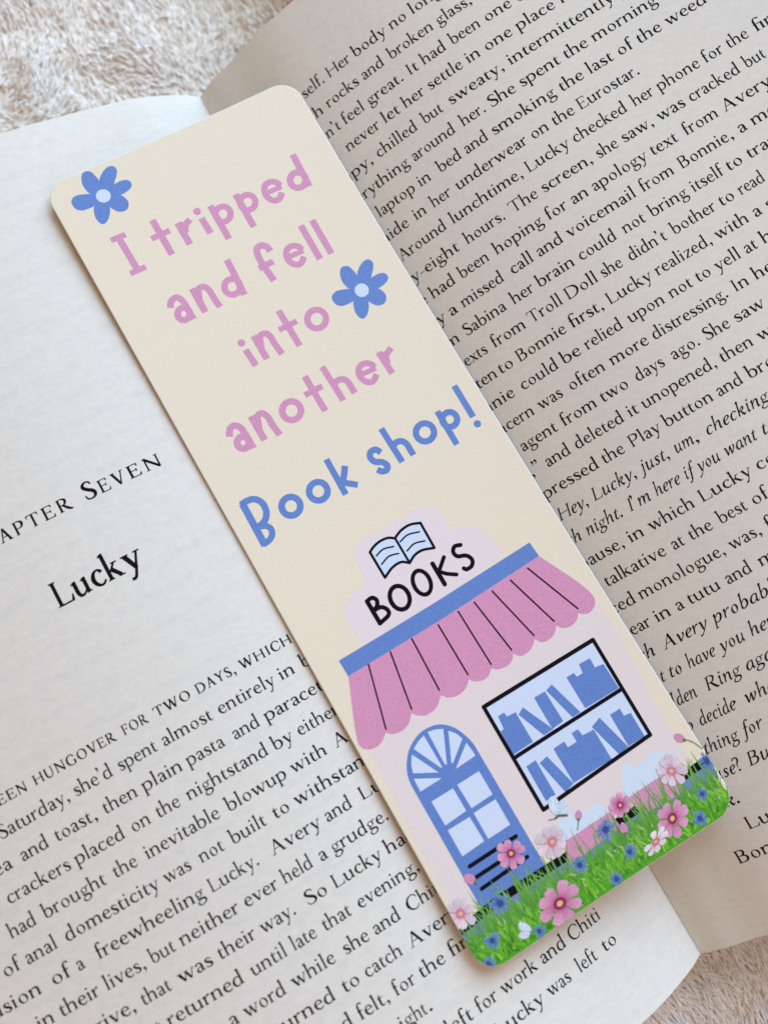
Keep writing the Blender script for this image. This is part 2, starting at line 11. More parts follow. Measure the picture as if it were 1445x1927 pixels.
ART={"lettering_tripped":[["s",[[-18.76,61.09],[-15.98,61.05]],1.041,0,0],["s",[[-18.65,54.14],[-15.71,54.12]],1.036,0,0],["s",[[-17.33,60.77],[-17.21,53.99]],1.202,0,0],["s",[[-10.6,61.48],[-10.59,54.2]],1.218,0,0],["s",[[-12.39,58.39],[-8.82,58.42]],1.052,0,0],["s",[[-6.94,59.1],[-6.9,54.53]],1.224,0,0],["s",[[-6.57,56.85],[-5.97,58.06],[-4.69,58.75]],1.19,0,1],["p",[[-6.52,59.08],[-5.9,58.78],[-6.04,57.53],[-6.36,56.75],[-7.04,57.27]],0],["s",[[-2.78,58.08],[-2.69,54.8]],1.231,0,0],["d",[-2.86,59.54],0.697],["s",[[-0.26,59.49],[-0.33,52.43]],1.204,0,0],["r",[[2.19,56.46],[2.0,56.19],[1.77,55.97],[1.49,55.79],[1.19,55.69],[0.88,55.65],[0.58,55.68],[0.3,55.78],[0.05,55.95],[-0.15,56.17],[-0.3,56.43],[-0.38,56.73],[-0.39,57.04],[-0.33,57.36],[-0.21,57.66],[-0.02,57.93],[0.21,58.16],[0.49,58.33],[0.79,58.44],[1.1,58.48],[1.4,58.45],[1.69,58.35],[1.94,58.18],[2.14,57.96],[2.28,57.69],[2.36,57.4],[2.37,57.08],[2.31,56.76]],1.139],["s",[[4.79,59.44],[4.68,52.45]],1.213,0,0],["r",[[7.19,56.46],[7.0,56.18],[6.76,55.96],[6.48,55.78],[6.17,55.67],[5.85,55.64],[5.54,55.67],[5.26,55.78],[5.0,55.94],[4.8,56.17],[4.65,56.44],[4.57,56.75],[4.56,57.07],[4.62,57.39],[4.75,57.69],[4.94,57.97],[5.18,58.2],[5.46,58.37],[5.76,58.48],[6.08,58.52],[6.39,58.49],[6.68,58.38],[6.93,58.21],[7.14,57.98],[7.29,57.71],[7.37,57.41],[7.38,57.09],[7.32,56.76]],1.147],["s",[[12.73,57.25],[12.36,58.21],[11.48,58.75],[10.44,58.61],[9.7,57.73],[9.58,56.45],[10.22,55.33],[11.27,55.11],[12.39,55.98]],1.157,0,1],["s",[[9.82,57.15],[12.83,57.04]],0.955,0,0],["s",[[17.66,61.59],[17.33,54.77]],1.233,0,0],["r",[[17.31,56.14],[17.11,55.86],[16.86,55.63],[16.58,55.46],[16.26,55.35],[15.94,55.32],[15.62,55.36],[15.32,55.47],[15.07,55.64],[14.86,55.88],[14.71,56.15],[14.63,56.47],[14.62,56.79],[14.68,57.12],[14.81,57.43],[15.01,57.71],[15.26,57.94],[15.55,58.11],[15.86,58.22],[16.19,58.26],[16.5,58.22],[16.8,58.11],[17.06,57.93],[17.27,57.7],[17.42,57.42],[17.5,57.11],[17.51,56.78],[17.44,56.45]],1.227]],"lettering_fell":[["s",[[-15.46,45.45],[-14.89,46.45],[-13.76,46.76],[-13.1,45.92],[-12.97,44.39],[-12.95,41.85]],1.16,0,1],["r",[[-13.06,43.0],[-13.2,42.78],[-13.38,42.61],[-13.59,42.47],[-13.83,42.39],[-14.07,42.36],[-14.31,42.38],[-14.53,42.46],[-14.73,42.59],[-14.89,42.77],[-15.0,42.98],[-15.06,43.21],[-15.07,43.46],[-15.03,43.71],[-14.94,43.94],[-14.79,44.16],[-14.61,44.34],[-14.4,44.47],[-14.16,44.56],[-13.92,44.59],[-13.68,44.57],[-13.46,44.49],[-13.26,44.36],[-13.11,44.18],[-12.99,43.97],[-12.93,43.73],[-12.92,43.48],[-12.96,43.24]],1.162],["p",[[-12.95,44.74],[-12.88,43.42],[-12.45,41.83],[-13.58,41.94],[-13.56,43.58]],0],["s",[[-10.51,47.02],[-10.55,42.1]],1.205,0,0],["s",[[-10.03,46.04],[-9.34,46.53],[-8.55,46.4],[-8.04,45.41],[-7.99,43.9],[-7.83,41.79]],1.156,0,1],["p",[[-10.09,46.9],[-9.59,46.56],[-9.21,45.91],[-9.81,44.45],[-10.06,42.28],[-10.55,42.1]],0],["s",[[-2.55,49.07],[-2.97,41.9]],1.191,0,0],["r",[[-2.9,43.54],[-3.09,43.27],[-3.33,43.04],[-3.62,42.86],[-3.92,42.75],[-4.24,42.72],[-4.56,42.75],[-4.85,42.86],[-5.1,43.03],[-5.31,43.26],[-5.46,43.54],[-5.54,43.84],[-5.55,44.17],[-5.5,44.49],[-5.37,44.8],[-5.18,45.07],[-4.94,45.31],[-4.66,45.48],[-4.35,45.59],[-4.03,45.63],[-3.72,45.59],[-3.42,45.49],[-3.17,45.31],[-2.96,45.08],[-2.81,44.81],[-2.73,44.5],[-2.72,44.18],[-2.77,43.85]],1.151],["s",[[5.03,47.03],[4.86,48.12],[4.05,48.76],[3.09,48.46],[2.69,47.25],[2.63,45.21],[2.92,41.86]],1.234,0,1],["s",[[1.66,45.05],[4.55,45.13]],1.13,0,0],["s",[[10.2,44.65],[9.83,45.6],[8.97,46.14],[7.94,46.01],[7.21,45.16],[7.08,43.9],[7.72,42.79],[8.76,42.55],[9.86,43.4]],1.142,0,1],["s",[[7.32,44.59],[10.3,44.44]],0.943,0,0],["s",[[12.23,48.86],[12.17,41.64]],1.214,0,0],["s",[[14.55,48.84],[14.47,41.61]],1.218,0,0]],"lettering_into":[["s",[[-7.69,32.83],[-7.5,29.46]],1.168,0,0],["d",[-7.74,34.26],0.671],["s",[[-5.23,34.45],[-5.24,29.61]],1.196,0,0],["s",[[-4.77,33.45],[-4.05,33.97],[-3.2,33.9],[-2.72,33.02],[-2.68,31.35],[-2.46,29.21]],1.148,0,1],["p",[[-4.76,34.34],[-4.22,33.93],[-3.95,33.28],[-4.68,31.51],[-4.78,29.59],[-5.22,29.65]],0],["s",[[0.88,36.55],[0.99,29.09]],1.166,0,0],["s",[[-0.83,33.38],[2.75,33.34]],1.05,0,0],["r",[[7.51,31.29],[7.29,30.97],[7.0,30.71],[6.66,30.51],[6.29,30.39],[5.91,30.36],[5.54,30.41],[5.2,30.54],[4.89,30.75],[4.65,31.03],[4.48,31.35],[4.38,31.72],[4.37,32.1],[4.44,32.47],[4.6,32.83],[4.82,33.15],[5.11,33.42],[5.45,33.62],[5.82,33.74],[6.19,33.77],[6.57,33.72],[6.91,33.59],[7.22,33.38],[7.46,33.1],[7.64,32.77],[7.73,32.41],[7.74,32.03],[7.67,31.65]],1.148]],"lettering_another":[["s",[[-17.6,20.26],[-16.93,21.38],[-15.94,21.61],[-15.18,20.72],[-15.06,19.35],[-15.0,16.6]],1.201,0,1],["r",[[-15.19,17.79],[-15.33,17.59],[-15.5,17.43],[-15.71,17.31],[-15.93,17.23],[-16.16,17.21],[-16.39,17.24],[-16.6,17.33],[-16.79,17.46],[-16.94,17.63],[-17.05,17.83],[-17.11,18.05],[-17.12,18.29],[-17.08,18.52],[-16.99,18.75],[-16.86,18.94],[-16.68,19.11],[-16.48,19.23],[-16.25,19.3],[-16.02,19.33],[-15.79,19.3],[-15.58,19.21],[-15.39,19.08],[-15.24,18.91],[-15.13,18.71],[-15.07,18.48],[-15.06,18.25],[-15.1,18.01]],1.202],["p",[[-15.06,19.35],[-14.98,18.14],[-14.49,16.53],[-15.64,16.69],[-15.66,18.25]],0],["s",[[-12.66,21.8],[-12.65,16.95]],1.215,0,0],["s",[[-12.1,20.91],[-11.36,21.43],[-10.65,21.26],[-10.19,20.28],[-10.18,18.71],[-9.92,16.54]],1.166,0,1],["p",[[-12.21,21.7],[-11.63,21.31],[-11.38,20.53],[-12.0,18.9],[-12.19,16.97],[-12.67,17.04]],0],["r",[[-4.63,18.64],[-4.85,18.33],[-5.13,18.07],[-5.46,17.88],[-5.82,17.77],[-6.18,17.74],[-6.55,17.79],[-6.88,17.92],[-7.18,18.13],[-7.42,18.4],[-7.59,18.72],[-7.69,19.07],[-7.7,19.44],[-7.63,19.81],[-7.49,20.16],[-7.27,20.47],[-6.99,20.73],[-6.66,20.92],[-6.3,21.03],[-5.93,21.07],[-5.57,21.02],[-5.23,20.89],[-4.93,20.68],[-4.69,20.41],[-4.52,20.08],[-4.43,19.73],[-4.41,19.36],[-4.48,18.99]],1.158],["s",[[-0.99,23.81],[-0.94,16.6]],1.173,0,0],["s",[[-2.69,20.78],[0.84,20.8]],1.075,0,0],["s",[[2.54,23.91],[2.77,16.78]],1.133,0,0],["s",[[2.83,20.08],[3.68,20.43],[4.59,20.21],[5.15,19.37],[5.18,18.28],[5.22,17.0]],1.152,0,1],["s",[[10.63,19.4],[10.27,20.34],[9.42,20.89],[8.41,20.79],[7.69,19.97],[7.56,18.75],[8.18,17.66],[9.2,17.4],[10.29,18.19]],1.117,0,1],["s",[[7.8,19.42],[10.73,19.2]],0.922,0,0],["s",[[12.63,21.54],[12.8,16.97]],1.168,0,0],["s",[[13.02,19.02],[13.54,20.37],[15.0,21.2]],1.119,0,1],["p",[[13.03,21.45],[13.51,21.14],[13.7,19.87],[13.28,19.15],[12.72,19.32]],0]],"lettering_book_shop":[["s",[[-21.29,8.97],[-21.43,0.81]],1.245,0,0],["s",[[-21.65,8.84],[-20.35,8.99],[-19.12,8.64],[-18.34,7.47],[-18.42,5.95],[-19.16,4.79],[-20.3,4.25],[-21.45,4.2]],1.143,0,1],["s",[[-20.57,4.1],[-19.6,3.63],[-19.22,2.78],[-19.53,1.89],[-20.3,1.34],[-21.64,1.12]],1.072,0,1],["r",[[-13.0,3.91],[-13.21,3.61],[-13.48,3.37],[-13.79,3.19],[-14.14,3.09],[-14.49,3.06],[-14.84,3.12],[-15.17,3.25],[-15.45,3.45],[-15.68,3.72],[-15.85,4.03],[-15.94,4.37],[-15.96,4.73],[-15.9,5.08],[-15.76,5.41],[-15.55,5.71],[-15.28,5.96],[-14.97,6.13],[-14.62,6.24],[-14.27,6.27],[-13.92,6.21],[-13.59,6.08],[-13.3,5.88],[-13.07,5.61],[-12.9,5.3],[-12.81,4.96],[-12.79,4.6],[-12.86,4.24]],1.154],["r",[[-7.66,3.97],[-7.88,3.67],[-8.15,3.43],[-8.46,3.26],[-8.81,3.15],[-9.16,3.13],[-9.51,3.19],[-9.84,3.32],[-10.12,3.52],[-10.36,3.78],[-10.52,4.09],[-10.61,4.44],[-10.63,4.79],[-10.56,5.15],[-10.42,5.48],[-10.21,5.77],[-9.94,6.02],[-9.63,6.19],[-9.28,6.3],[-8.92,6.32],[-8.57,6.27],[-8.25,6.14],[-7.96,5.93],[-7.73,5.67],[-7.56,5.36],[-7.47,5.01],[-7.45,4.66],[-7.52,4.3]],1.132],["s",[[-5.07,8.98],[-5.21,1.97]],1.11,0,0],["s",[[-5.24,3.87],[-4.02,4.8],[-2.84,6.46]],1.138,0,1],["s",[[-4.68,4.33],[-4.23,3.76],[-2.58,2.45]],1.105,0,0],["s",[[3.8,5.52],[3.24,6.42],[2.25,6.41],[1.74,5.6],[2.07,4.58],[3.13,3.91],[3.6,3.01],[3.1,2.34],[2.22,2.53],[1.74,3.19]],1.127,0,1],["s",[[6.01,9.21],[6.2,2.24]],1.135,0,0],["s",[[6.38,5.57],[7.14,5.79],[8.02,5.52],[8.52,4.6],[8.53,3.55],[8.56,2.37]],1.131,0,1],["r",[[13.77,4.14],[13.55,3.85],[13.27,3.61],[12.94,3.43],[12.59,3.33],[12.23,3.31],[11.87,3.37],[11.54,3.51],[11.25,3.71],[11.02,3.98],[10.86,4.29],[10.77,4.64],[10.76,5.0],[10.83,5.35],[10.98,5.68],[11.2,5.98],[11.48,6.22],[11.81,6.4],[12.16,6.5],[12.52,6.52],[12.88,6.46],[13.21,6.33],[13.5,6.12],[13.74,5.85],[13.9,5.54],[13.99,5.19],[13.99,4.83],[13.92,4.47]],1.138],["s",[[16.21,7.17],[16.16,0.32]],1.109,0,0],["r",[[18.52,4.17],[18.34,3.93],[18.11,3.73],[17.84,3.59],[17.55,3.51],[17.25,3.49],[16.96,3.54],[16.68,3.65],[16.45,3.82],[16.26,4.04],[16.12,4.3],[16.05,4.58],[16.05,4.88],[16.11,5.17],[16.23,5.44],[16.42,5.68],[16.65,5.88],[16.91,6.03],[17.2,6.11],[17.5,6.13],[17.8,6.08],[18.07,5.97],[18.31,5.79],[18.5,5.57],[18.63,5.31],[18.7,5.03],[18.71,4.73],[18.65,4.44]],1.144],["s",[[21.24,9.73],[21.23,3.19]],1.155,0,0],["d",[21.23,1.75],0.665]],"flower_one":[["p",[[0.59,2.7],[0.49,4.06],[0.19,5.02],[-0.53,5.46],[-1.31,5.33],[-1.95,4.4],[-2.24,3.32],[-2.17,2.23],[-1.8,1.25],[-0.58,0.1]],1],["p",[[0.6,2.78],[1.56,3.83],[2.71,4.52],[3.65,4.65],[4.24,4.25],[4.36,3.49],[3.86,2.58],[3.17,1.85],[2.54,1.18],[0.26,-0.12],[-0.29,0.66]],1],["p",[[2.41,1.15],[3.54,1.32],[4.53,1.24],[5.32,0.75],[5.41,-0.09],[4.82,-0.69],[3.78,-0.99],[2.64,-1.03],[0.11,-0.4],[0.55,0.45]],1],["p",[[2.66,-1.0],[3.18,-1.84],[3.33,-2.79],[2.93,-3.65],[2.18,-4.09],[1.17,-3.9],[0.53,-3.3],[0.02,-2.28],[-0.35,-0.53],[1.06,0.21]],1],["p",[[0.09,-2.14],[-0.42,-3.29],[-1.24,-4.29],[-2.21,-4.79],[-2.86,-4.39],[-3.1,-3.16],[-2.74,-1.85],[-2.23,-1.05],[-0.44,0.38],[0.51,-0.24]],1],["p",[[-2.13,-1.09],[-3.23,-1.1],[-4.41,-0.98],[-5.22,-0.43],[-5.53,0.49],[-5.33,1.43],[-4.49,1.95],[-3.44,1.87],[-1.8,1.25],[0.15,0.28],[-0.75,-0.86]],1]],"sign_cloud":[["p",[[-15.18,-21.99],[-15.3,-21.09],[-15.88,-18.45],[-15.53,-15.08],[-14.03,-13.38],[-10.85,-13.05],[-10.01,-11.6],[-9.91,-8.64],[-8.02,-6.67],[-4.94,-6.21],[-1.17,-6.12],[3.32,-5.98],[5.93,-6.44],[7.25,-7.95],[7.52,-10.1],[7.09,-12.29],[9.09,-12.31],[11.08,-13.44],[12.15,-15.37],[12.47,-17.76],[12.42,-20.38],[-1.65,-21.69]],1]],"book_icon_pages":[["p",[[-6.64,-8.69],[-4.41,-7.92],[-2.54,-8.09],[-1.69,-8.68],[-0.1,-8.03],[1.76,-7.87],[3.38,-8.49],[3.38,-13.49],[1.5,-12.76],[-0.36,-12.92],[-1.77,-13.64],[-2.9,-12.79],[-4.69,-12.86],[-6.63,-13.76]],0]],"book_icon_lines":[["s",[[-6.64,-8.69],[-6.59,-13.69]],0.452,1,0],["s",[[-6.64,-8.69],[-5.53,-8.16],[-4.18,-7.9],[-2.74,-8.05],[-1.71,-8.71]],0.452,1,1],["s",[[-1.69,-8.68],[-0.1,-8.03],[1.73,-7.92],[3.46,-8.53]],0.456,1,1],["s",[[3.46,-8.53],[3.35,-13.43]],0.459,1,0],["s",[[3.35,-13.43],[1.28,-12.75],[-0.34,-12.89],[-1.67,-13.59]],0.456,1,1],["s",[[-1.67,-13.59],[-2.88,-12.74],[-4.67,-12.83],[-6.59,-13.69]],0.453,1,1],["s",[[-1.69,-8.68],[-1.67,-13.59]],0.418,1,0],["s",[[-5.98,-9.76],[-4.38,-9.35],[-2.64,-9.82]],0.282,1,1],["s",[[-5.93,-11.45],[-4.18,-10.88],[-2.49,-11.26]],0.282,1,1],["s",[[-1.23,-9.66],[0.5,-9.25],[2.5,-9.78]],0.285,1,1],["s",[[-0.99,-11.58],[0.71,-11.12],[2.53,-11.59]],0.284,1,1]],"sign_lettering":[["s",[[-11.24,-15.64],[-11.2,-19.9]],0.777,1,0],["s",[[-11.24,-15.64],[-10.26,-15.55],[-9.74,-16.24],[-10.12,-17.08],[-10.99,-17.54]],0.74,1,1],["s",[[-10.99,-17.54],[-9.67,-17.66],[-8.97,-18.59],[-9.32,-19.45],[-11.2,-19.9]],0.739,1,1],["r",[[-4.54,-18.01],[-4.63,-18.45],[-4.8,-18.87],[-5.04,-19.23],[-5.33,-19.52],[-5.66,-19.73],[-6.01,-19.85],[-6.38,-19.86],[-6.73,-19.77],[-7.05,-19.59],[-7.33,-19.32],[-7.54,-18.97],[-7.69,-18.57],[-7.76,-18.13],[-7.75,-17.68],[-7.66,-17.24],[-7.5,-16.82],[-7.27,-16.46],[-6.98,-16.16],[-6.65,-15.95],[-6.29,-15.83],[-5.93,-15.82],[-5.57,-15.9],[-5.25,-16.09],[-4.97,-16.36],[-4.75,-16.71],[-4.6,-17.11],[-4.53,-17.55]],0.782],["r",[[-0.15,-17.63],[-0.24,-18.1],[-0.4,-18.54],[-0.62,-18.92],[-0.89,-19.23],[-1.19,-19.45],[-1.51,-19.57],[-1.83,-19.59],[-2.14,-19.51],[-2.43,-19.32],[-2.67,-19.04],[-2.86,-18.69],[-2.98,-18.27],[-3.04,-17.82],[-3.02,-17.34],[-2.93,-16.88],[-2.77,-16.44],[-2.55,-16.06],[-2.29,-15.75],[-1.99,-15.53],[-1.67,-15.4],[-1.34,-15.38],[-1.03,-15.46],[-0.74,-15.65],[-0.5,-15.93],[-0.31,-16.29],[-0.19,-16.7],[-0.13,-17.16]],0.751],["s",[[1.66,-15.62],[1.66,-19.65]],0.794,1,0],["s",[[3.94,-15.61],[2.03,-17.2]],0.683,1,0],["s",[[1.9,-17.24],[2.84,-18.25],[4.27,-19.23]],0.68,1,1],["s",[[7.51,-15.21],[6.5,-14.93],[5.79,-15.62],[6.03,-16.62],[7.42,-17.27],[7.92,-18.37],[7.33,-19.23],[6.27,-19.33],[5.91,-18.94]],0.725,1,1]],"awning_beam":[["p",[[-20.22,-21.82],[-12.08,-21.72],[-1.87,-21.51],[18.11,-20.73],[18.28,-23.52],[-1.61,-24.45],[-11.79,-24.63],[-20.12,-24.77]],0]],"awning_canopy":[["p",[[-20.1,-24.74],[-20.31,-25.24],[-20.5,-25.7],[-20.72,-26.23],[-21.01,-26.93],[-21.42,-27.89],[-21.9,-29.03],[-22.39,-30.19],[-22.8,-31.2],[-23.13,-32.04],[-23.42,-32.78],[-23.65,-33.43],[-23.83,-33.98],[-23.96,-34.39],[-24.03,-34.68],[-24.05,-34.92],[-24.04,-35.16],[-24.0,-35.43],[-23.92,-35.67],[-23.8,-35.91],[-23.63,-36.12],[-23.4,-36.31],[-23.12,-36.5],[-22.8,-36.65],[-22.45,-36.75],[-22.08,-36.8],[-21.67,-36.81],[-21.26,-36.77],[-20.85,-36.67],[-20.47,-36.48],[-20.1,-36.23],[-19.74,-35.94],[-19.37,-35.67],[-19.18,-35.85],[-19.0,-36.04],[-18.79,-36.22],[-18.54,-36.38],[-18.21,-36.52],[-17.82,-36.65],[-17.41,-36.74],[-17.0,-36.77],[-16.59,-36.73],[-16.16,-36.64],[-15.74,-36.5],[-15.36,-36.32],[-15.02,-36.07],[-14.73,-35.77],[-14.44,-35.44],[-14.15,-35.12],[-13.97,-35.34],[-13.8,-35.57],[-13.62,-35.79],[-13.38,-35.99],[-13.09,-36.2],[-12.77,-36.4],[-12.4,-36.57],[-12.0,-36.67],[-11.54,-36.68],[-11.03,-36.64],[-10.51,-36.54],[-10.03,-36.38],[-9.61,-36.13],[-9.21,-35.81],[-8.82,-35.45],[-8.42,-35.11],[-8.24,-35.35],[-8.06,-35.59],[-7.86,-35.82],[-7.61,-36.02],[-7.29,-36.2],[-6.93,-36.36],[-6.53,-36.48],[-6.12,-36.54],[-5.68,-36.54],[-5.2,-36.48],[-4.74,-36.38],[-4.32,-36.24],[-3.97,-36.05],[-3.67,-35.81],[-3.39,-35.55],[-3.1,-35.24],[-2.85,-35.52],[-2.62,-35.8],[-2.36,-36.07],[-2.04,-36.27],[-1.63,-36.42],[-1.16,-36.53],[-0.68,-36.58],[-0.24,-36.54],[0.13,-36.4],[0.48,-36.16],[0.81,-35.89],[1.15,-35.63],[1.36,-35.82],[1.55,-36.02],[1.77,-36.2],[2.06,-36.35],[2.47,-36.47],[2.95,-36.56],[3.45,-36.62],[3.87,-36.62],[4.22,-36.56],[4.52,-36.44],[4.79,-36.29],[5.02,-36.13],[5.2,-35.96],[5.35,-35.76],[5.47,-35.56],[5.6,-35.37],[5.81,-35.63],[6.0,-35.91],[6.22,-36.15],[6.48,-36.34],[6.8,-36.44],[7.18,-36.49],[7.58,-36.49],[7.95,-36.45],[8.32,-36.36],[8.68,-36.21],[9.03,-36.04],[9.32,-35.86],[9.55,-35.68],[9.72,-35.49],[9.88,-35.3],[10.04,-35.11],[10.25,-35.42],[10.45,-35.75],[10.67,-36.05],[10.95,-36.27],[11.33,-36.39],[11.78,-36.44],[12.24,-36.44],[12.65,-36.4],[13.0,-36.3],[13.32,-36.16],[13.6,-35.98],[13.85,-35.81],[14.04,-35.64],[14.18,-35.45],[14.31,-35.27],[14.44,-35.08],[14.65,-35.34],[14.84,-35.61],[15.05,-35.86],[15.32,-36.06],[15.67,-36.2],[16.08,-36.31],[16.51,-36.38],[16.9,-36.39],[17.25,-36.34],[17.6,-36.24],[17.91,-36.1],[18.19,-35.95],[18.39,-35.78],[18.55,-35.59],[18.69,-35.38],[18.84,-35.18],[19.09,-35.39],[19.33,-35.61],[19.59,-35.81],[19.87,-35.95],[20.19,-36.03],[20.53,-36.06],[20.88,-36.04],[21.21,-35.97],[21.51,-35.84],[21.82,-35.65],[22.09,-35.42],[22.31,-35.2],[22.47,-34.98],[22.58,-34.75],[22.64,-34.5],[22.67,-34.21],[22.68,-33.89],[22.65,-33.55],[22.57,-33.15],[22.43,-32.66],[22.22,-32.05],[21.95,-31.34],[21.64,-30.58],[21.31,-29.83],[20.98,-29.09],[20.61,-28.34],[20.24,-27.58],[19.86,-26.8],[19.47,-26.0],[19.08,-25.18],[18.67,-24.35],[18.28,-23.52],[-1.61,-24.45],[-11.79,-24.63]],0]],"awning_stripes":[["s",[[-16.3,-24.81],[-19.05,-35.19]],0.27,1,0],["s",[[-12.1,-24.8],[-13.79,-34.53]],0.273,1,0],["s",[[-7.9,-24.75],[-8.24,-34.25]],0.275,1,0],["s",[[-2.85,-24.99],[-2.79,-34.51]],0.277,1,0],["s",[[1.26,-24.72],[1.47,-35.02]],0.28,1,0],["s",[[4.45,-24.76],[5.72,-34.73]],0.281,1,0],["s",[[8.09,-24.68],[10.3,-34.55]],0.283,1,0],["s",[[11.79,-24.63],[14.55,-34.28]],0.284,1,0],["s",[[15.45,-24.34],[19.23,-34.5]],0.286,1,0]],"shop_wall":[["p",[[-22.96,-33.98],[-23.12,-37.09],[-23.33,-45.41],[-23.67,-51.95],[-23.88,-59.99],[-23.99,-65.08],[21.68,-64.76],[21.77,-59.6],[22.0,-53.08],[22.51,-46.91],[22.86,-42.27],[23.07,-35.49],[-5.59,-27.7]],0]],"shop_door":[["p",[[-20.03,-66.53],[-20.0,-44.93],[-20.0,-44.93],[-19.92,-44.33],[-19.85,-43.74],[-19.69,-43.13],[-19.42,-42.47],[-19.06,-41.8],[-18.64,-41.16],[-18.16,-40.57],[-17.6,-40.02],[-16.98,-39.54],[-16.26,-39.13],[-15.48,-38.79],[-14.7,-38.55],[-13.94,-38.45],[-13.17,-38.46],[-12.47,-38.55],[-11.84,-38.69],[-11.26,-38.91],[-10.73,-39.2],[-10.23,-39.55],[-9.78,-39.97],[-9.37,-40.47],[-8.99,-41.05],[-8.66,-41.71],[-8.39,-42.37],[-8.16,-43.02],[-7.98,-43.67],[-7.86,-44.3],[-7.81,-44.87],[-7.81,-45.41],[-7.81,-45.95],[-7.8,-66.53]],0]],"door_panes":[["p",[[-19.12,-44.16],[-15.12,-46.4],[-19.22,-46.42]],0],["p",[[-17.44,-40.77],[-15.11,-45.41],[-18.79,-43.37],[-18.29,-41.97]],0],["p",[[-16.73,-40.18],[-15.49,-39.51],[-14.23,-39.18],[-14.19,-44.96],[-14.44,-44.95]],0],["p",[[-13.39,-39.02],[-12.08,-39.32],[-10.91,-39.91],[-13.34,-45.06],[-13.6,-44.78]],0],["p",[[-10.33,-40.57],[-9.44,-41.64],[-8.99,-42.82],[-12.34,-45.33],[-12.56,-45.2]],0],["p",[[-8.79,-43.71],[-8.6,-44.98],[-8.57,-46.21],[-12.43,-46.34]],0],["p",[[-18.47,-48.64],[-14.39,-48.67],[-14.36,-52.73],[-18.45,-52.89]],0],["p",[[-13.53,-48.58],[-9.33,-48.57],[-9.32,-52.77],[-13.41,-52.85]],0],["p",[[-18.49,-53.74],[-14.39,-53.8],[-14.29,-58.15],[-18.52,-58.27]],0],["p",[[-13.5,-53.64],[-9.31,-53.67],[-9.33,-58.2],[-13.55,-58.21]],0]],"door_slots":[["s",[[-18.33,-60.15],[-9.48,-60.17]],0.649,1,0],["s",[[-18.68,-62.05],[-9.46,-62.08]],0.646,1,0],["s",[[-18.47,-63.95],[-9.59,-63.74]],0.644,1,0]],"window_glass":[["p",[[-3.28,-40.32],[18.62,-40.24],[18.45,-58.2],[-3.46,-59.09]],0]],"window_frame":[["s",[[-3.28,-40.32],[18.62,-40.24]],0.719,1,0],["s",[[18.62,-40.24],[18.37,-58.15]],0.654,1,0],["s",[[18.37,-58.15],[-3.43,-59.06]],0.678,1,0],["s",[[-3.43,-59.06],[-3.28,-40.32]],0.657,1,0],["s",[[-3.31,-49.78],[18.29,-49.53]],0.667,0,0]],"window_books":[["p",[[-2.02,-42.78],[-0.8,-42.77],[-0.75,-43.59],[0.9,-43.72],[0.86,-44.66],[0.86,-49.2],[-3.06,-49.27],[-2.94,-45.06],[-2.27,-45.03]],0],["p",[[1.09,-44.31],[2.35,-43.65],[4.86,-49.21],[2.95,-49.24]],0],["p",[[4.8,-43.29],[6.94,-43.32],[7.01,-48.98],[4.75,-49.1]],0],["p",[[7.2,-43.32],[8.56,-42.96],[10.27,-49.19],[8.66,-49.22]],0],["p",[[11.31,-43.22],[12.79,-43.22],[12.92,-44.03],[14.11,-43.99],[14.32,-42.46],[16.49,-42.53],[16.4,-44.26],[17.95,-44.49],[18.03,-49.14],[11.32,-49.08]],0],["p",[[-2.23,-51.93],[-0.34,-51.87],[-0.42,-58.11],[-2.34,-58.14]],0],["p",[[-0.03,-52.59],[1.6,-52.3],[3.08,-58.19],[1.17,-58.59]],0],["p",[[3.16,-51.86],[5.35,-51.79],[5.38,-52.88],[7.13,-52.88],[7.11,-51.32],[8.36,-51.26],[8.56,-52.53],[10.66,-52.67],[10.65,-58.17],[3.13,-58.11]],0],["p",[[10.6,-52.16],[12.56,-51.54],[14.14,-57.95],[12.12,-58.08]],0],["p",[[14.31,-52.03],[16.32,-52.04],[16.27,-53.37],[17.51,-53.54],[17.44,-57.85],[14.2,-57.86]],0]],"bush":[["p",[[-2.23,-61.92],[-0.83,-61.64],[0.35,-61.95],[1.37,-61.99],[2.25,-62.76],[3.03,-62.9],[3.71,-62.67],[4.82,-62.85],[5.43,-63.77],[5.41,-64.71],[4.47,-64.95],[-2.82,-64.95],[-2.86,-63.43]],1],["p",[[11.36,-59.9],[12.6,-60.18],[13.13,-61.11],[14.74,-61.27],[15.73,-61.23],[16.11,-60.66],[16.78,-60.52],[17.69,-60.87],[18.31,-61.68],[19.3,-61.91],[19.91,-62.44],[19.7,-63.73],[19.24,-65.4],[15.98,-64.55],[9.55,-64.6],[9.69,-63.12],[10.59,-61.2]],1]],"planter":[["p",[[-3.34,-64.95],[5.72,-64.9],[6.06,-67.8],[-4.22,-68.4]],0],["p",[[9.73,-64.62],[16.56,-64.54],[19.12,-65.86],[18.62,-68.55],[10.08,-68.2]],0]],"base_band":[["s",[[-24.66,-67.38],[-16.79,-66.73],[-4.55,-67.0],[7.51,-66.94],[21.24,-66.4],[24.39,-66.3]],1.361,0,0]],"base_step":[["s",[[-24.68,-69.15],[-16.82,-68.54],[-4.62,-68.83],[7.42,-68.8],[21.12,-68.29],[24.26,-68.19]],2.714,0,0]]}
FC=[[-16.05,69.17],[15.8,33.01]]
FR=1.27
COS=[[[-11.58,-61.95],24,"pink",0.9,0.3],[[-8.87,-72.28],37,"pink",0.8,0.1],[[14.07,-70.99],31,"pink",0.8,0.9],[[7.82,-64.9],19,"mag",0.9,0.2],[[-4.87,-63.92],28,"pale",0.85,0.5],[[18.11,-64.75],25,"pale",1.0,1.1],[[-23.22,-65.24],25,"pale",0.95,0.8],[[9.7,-72.6],26,"white",0.55,0.4]]
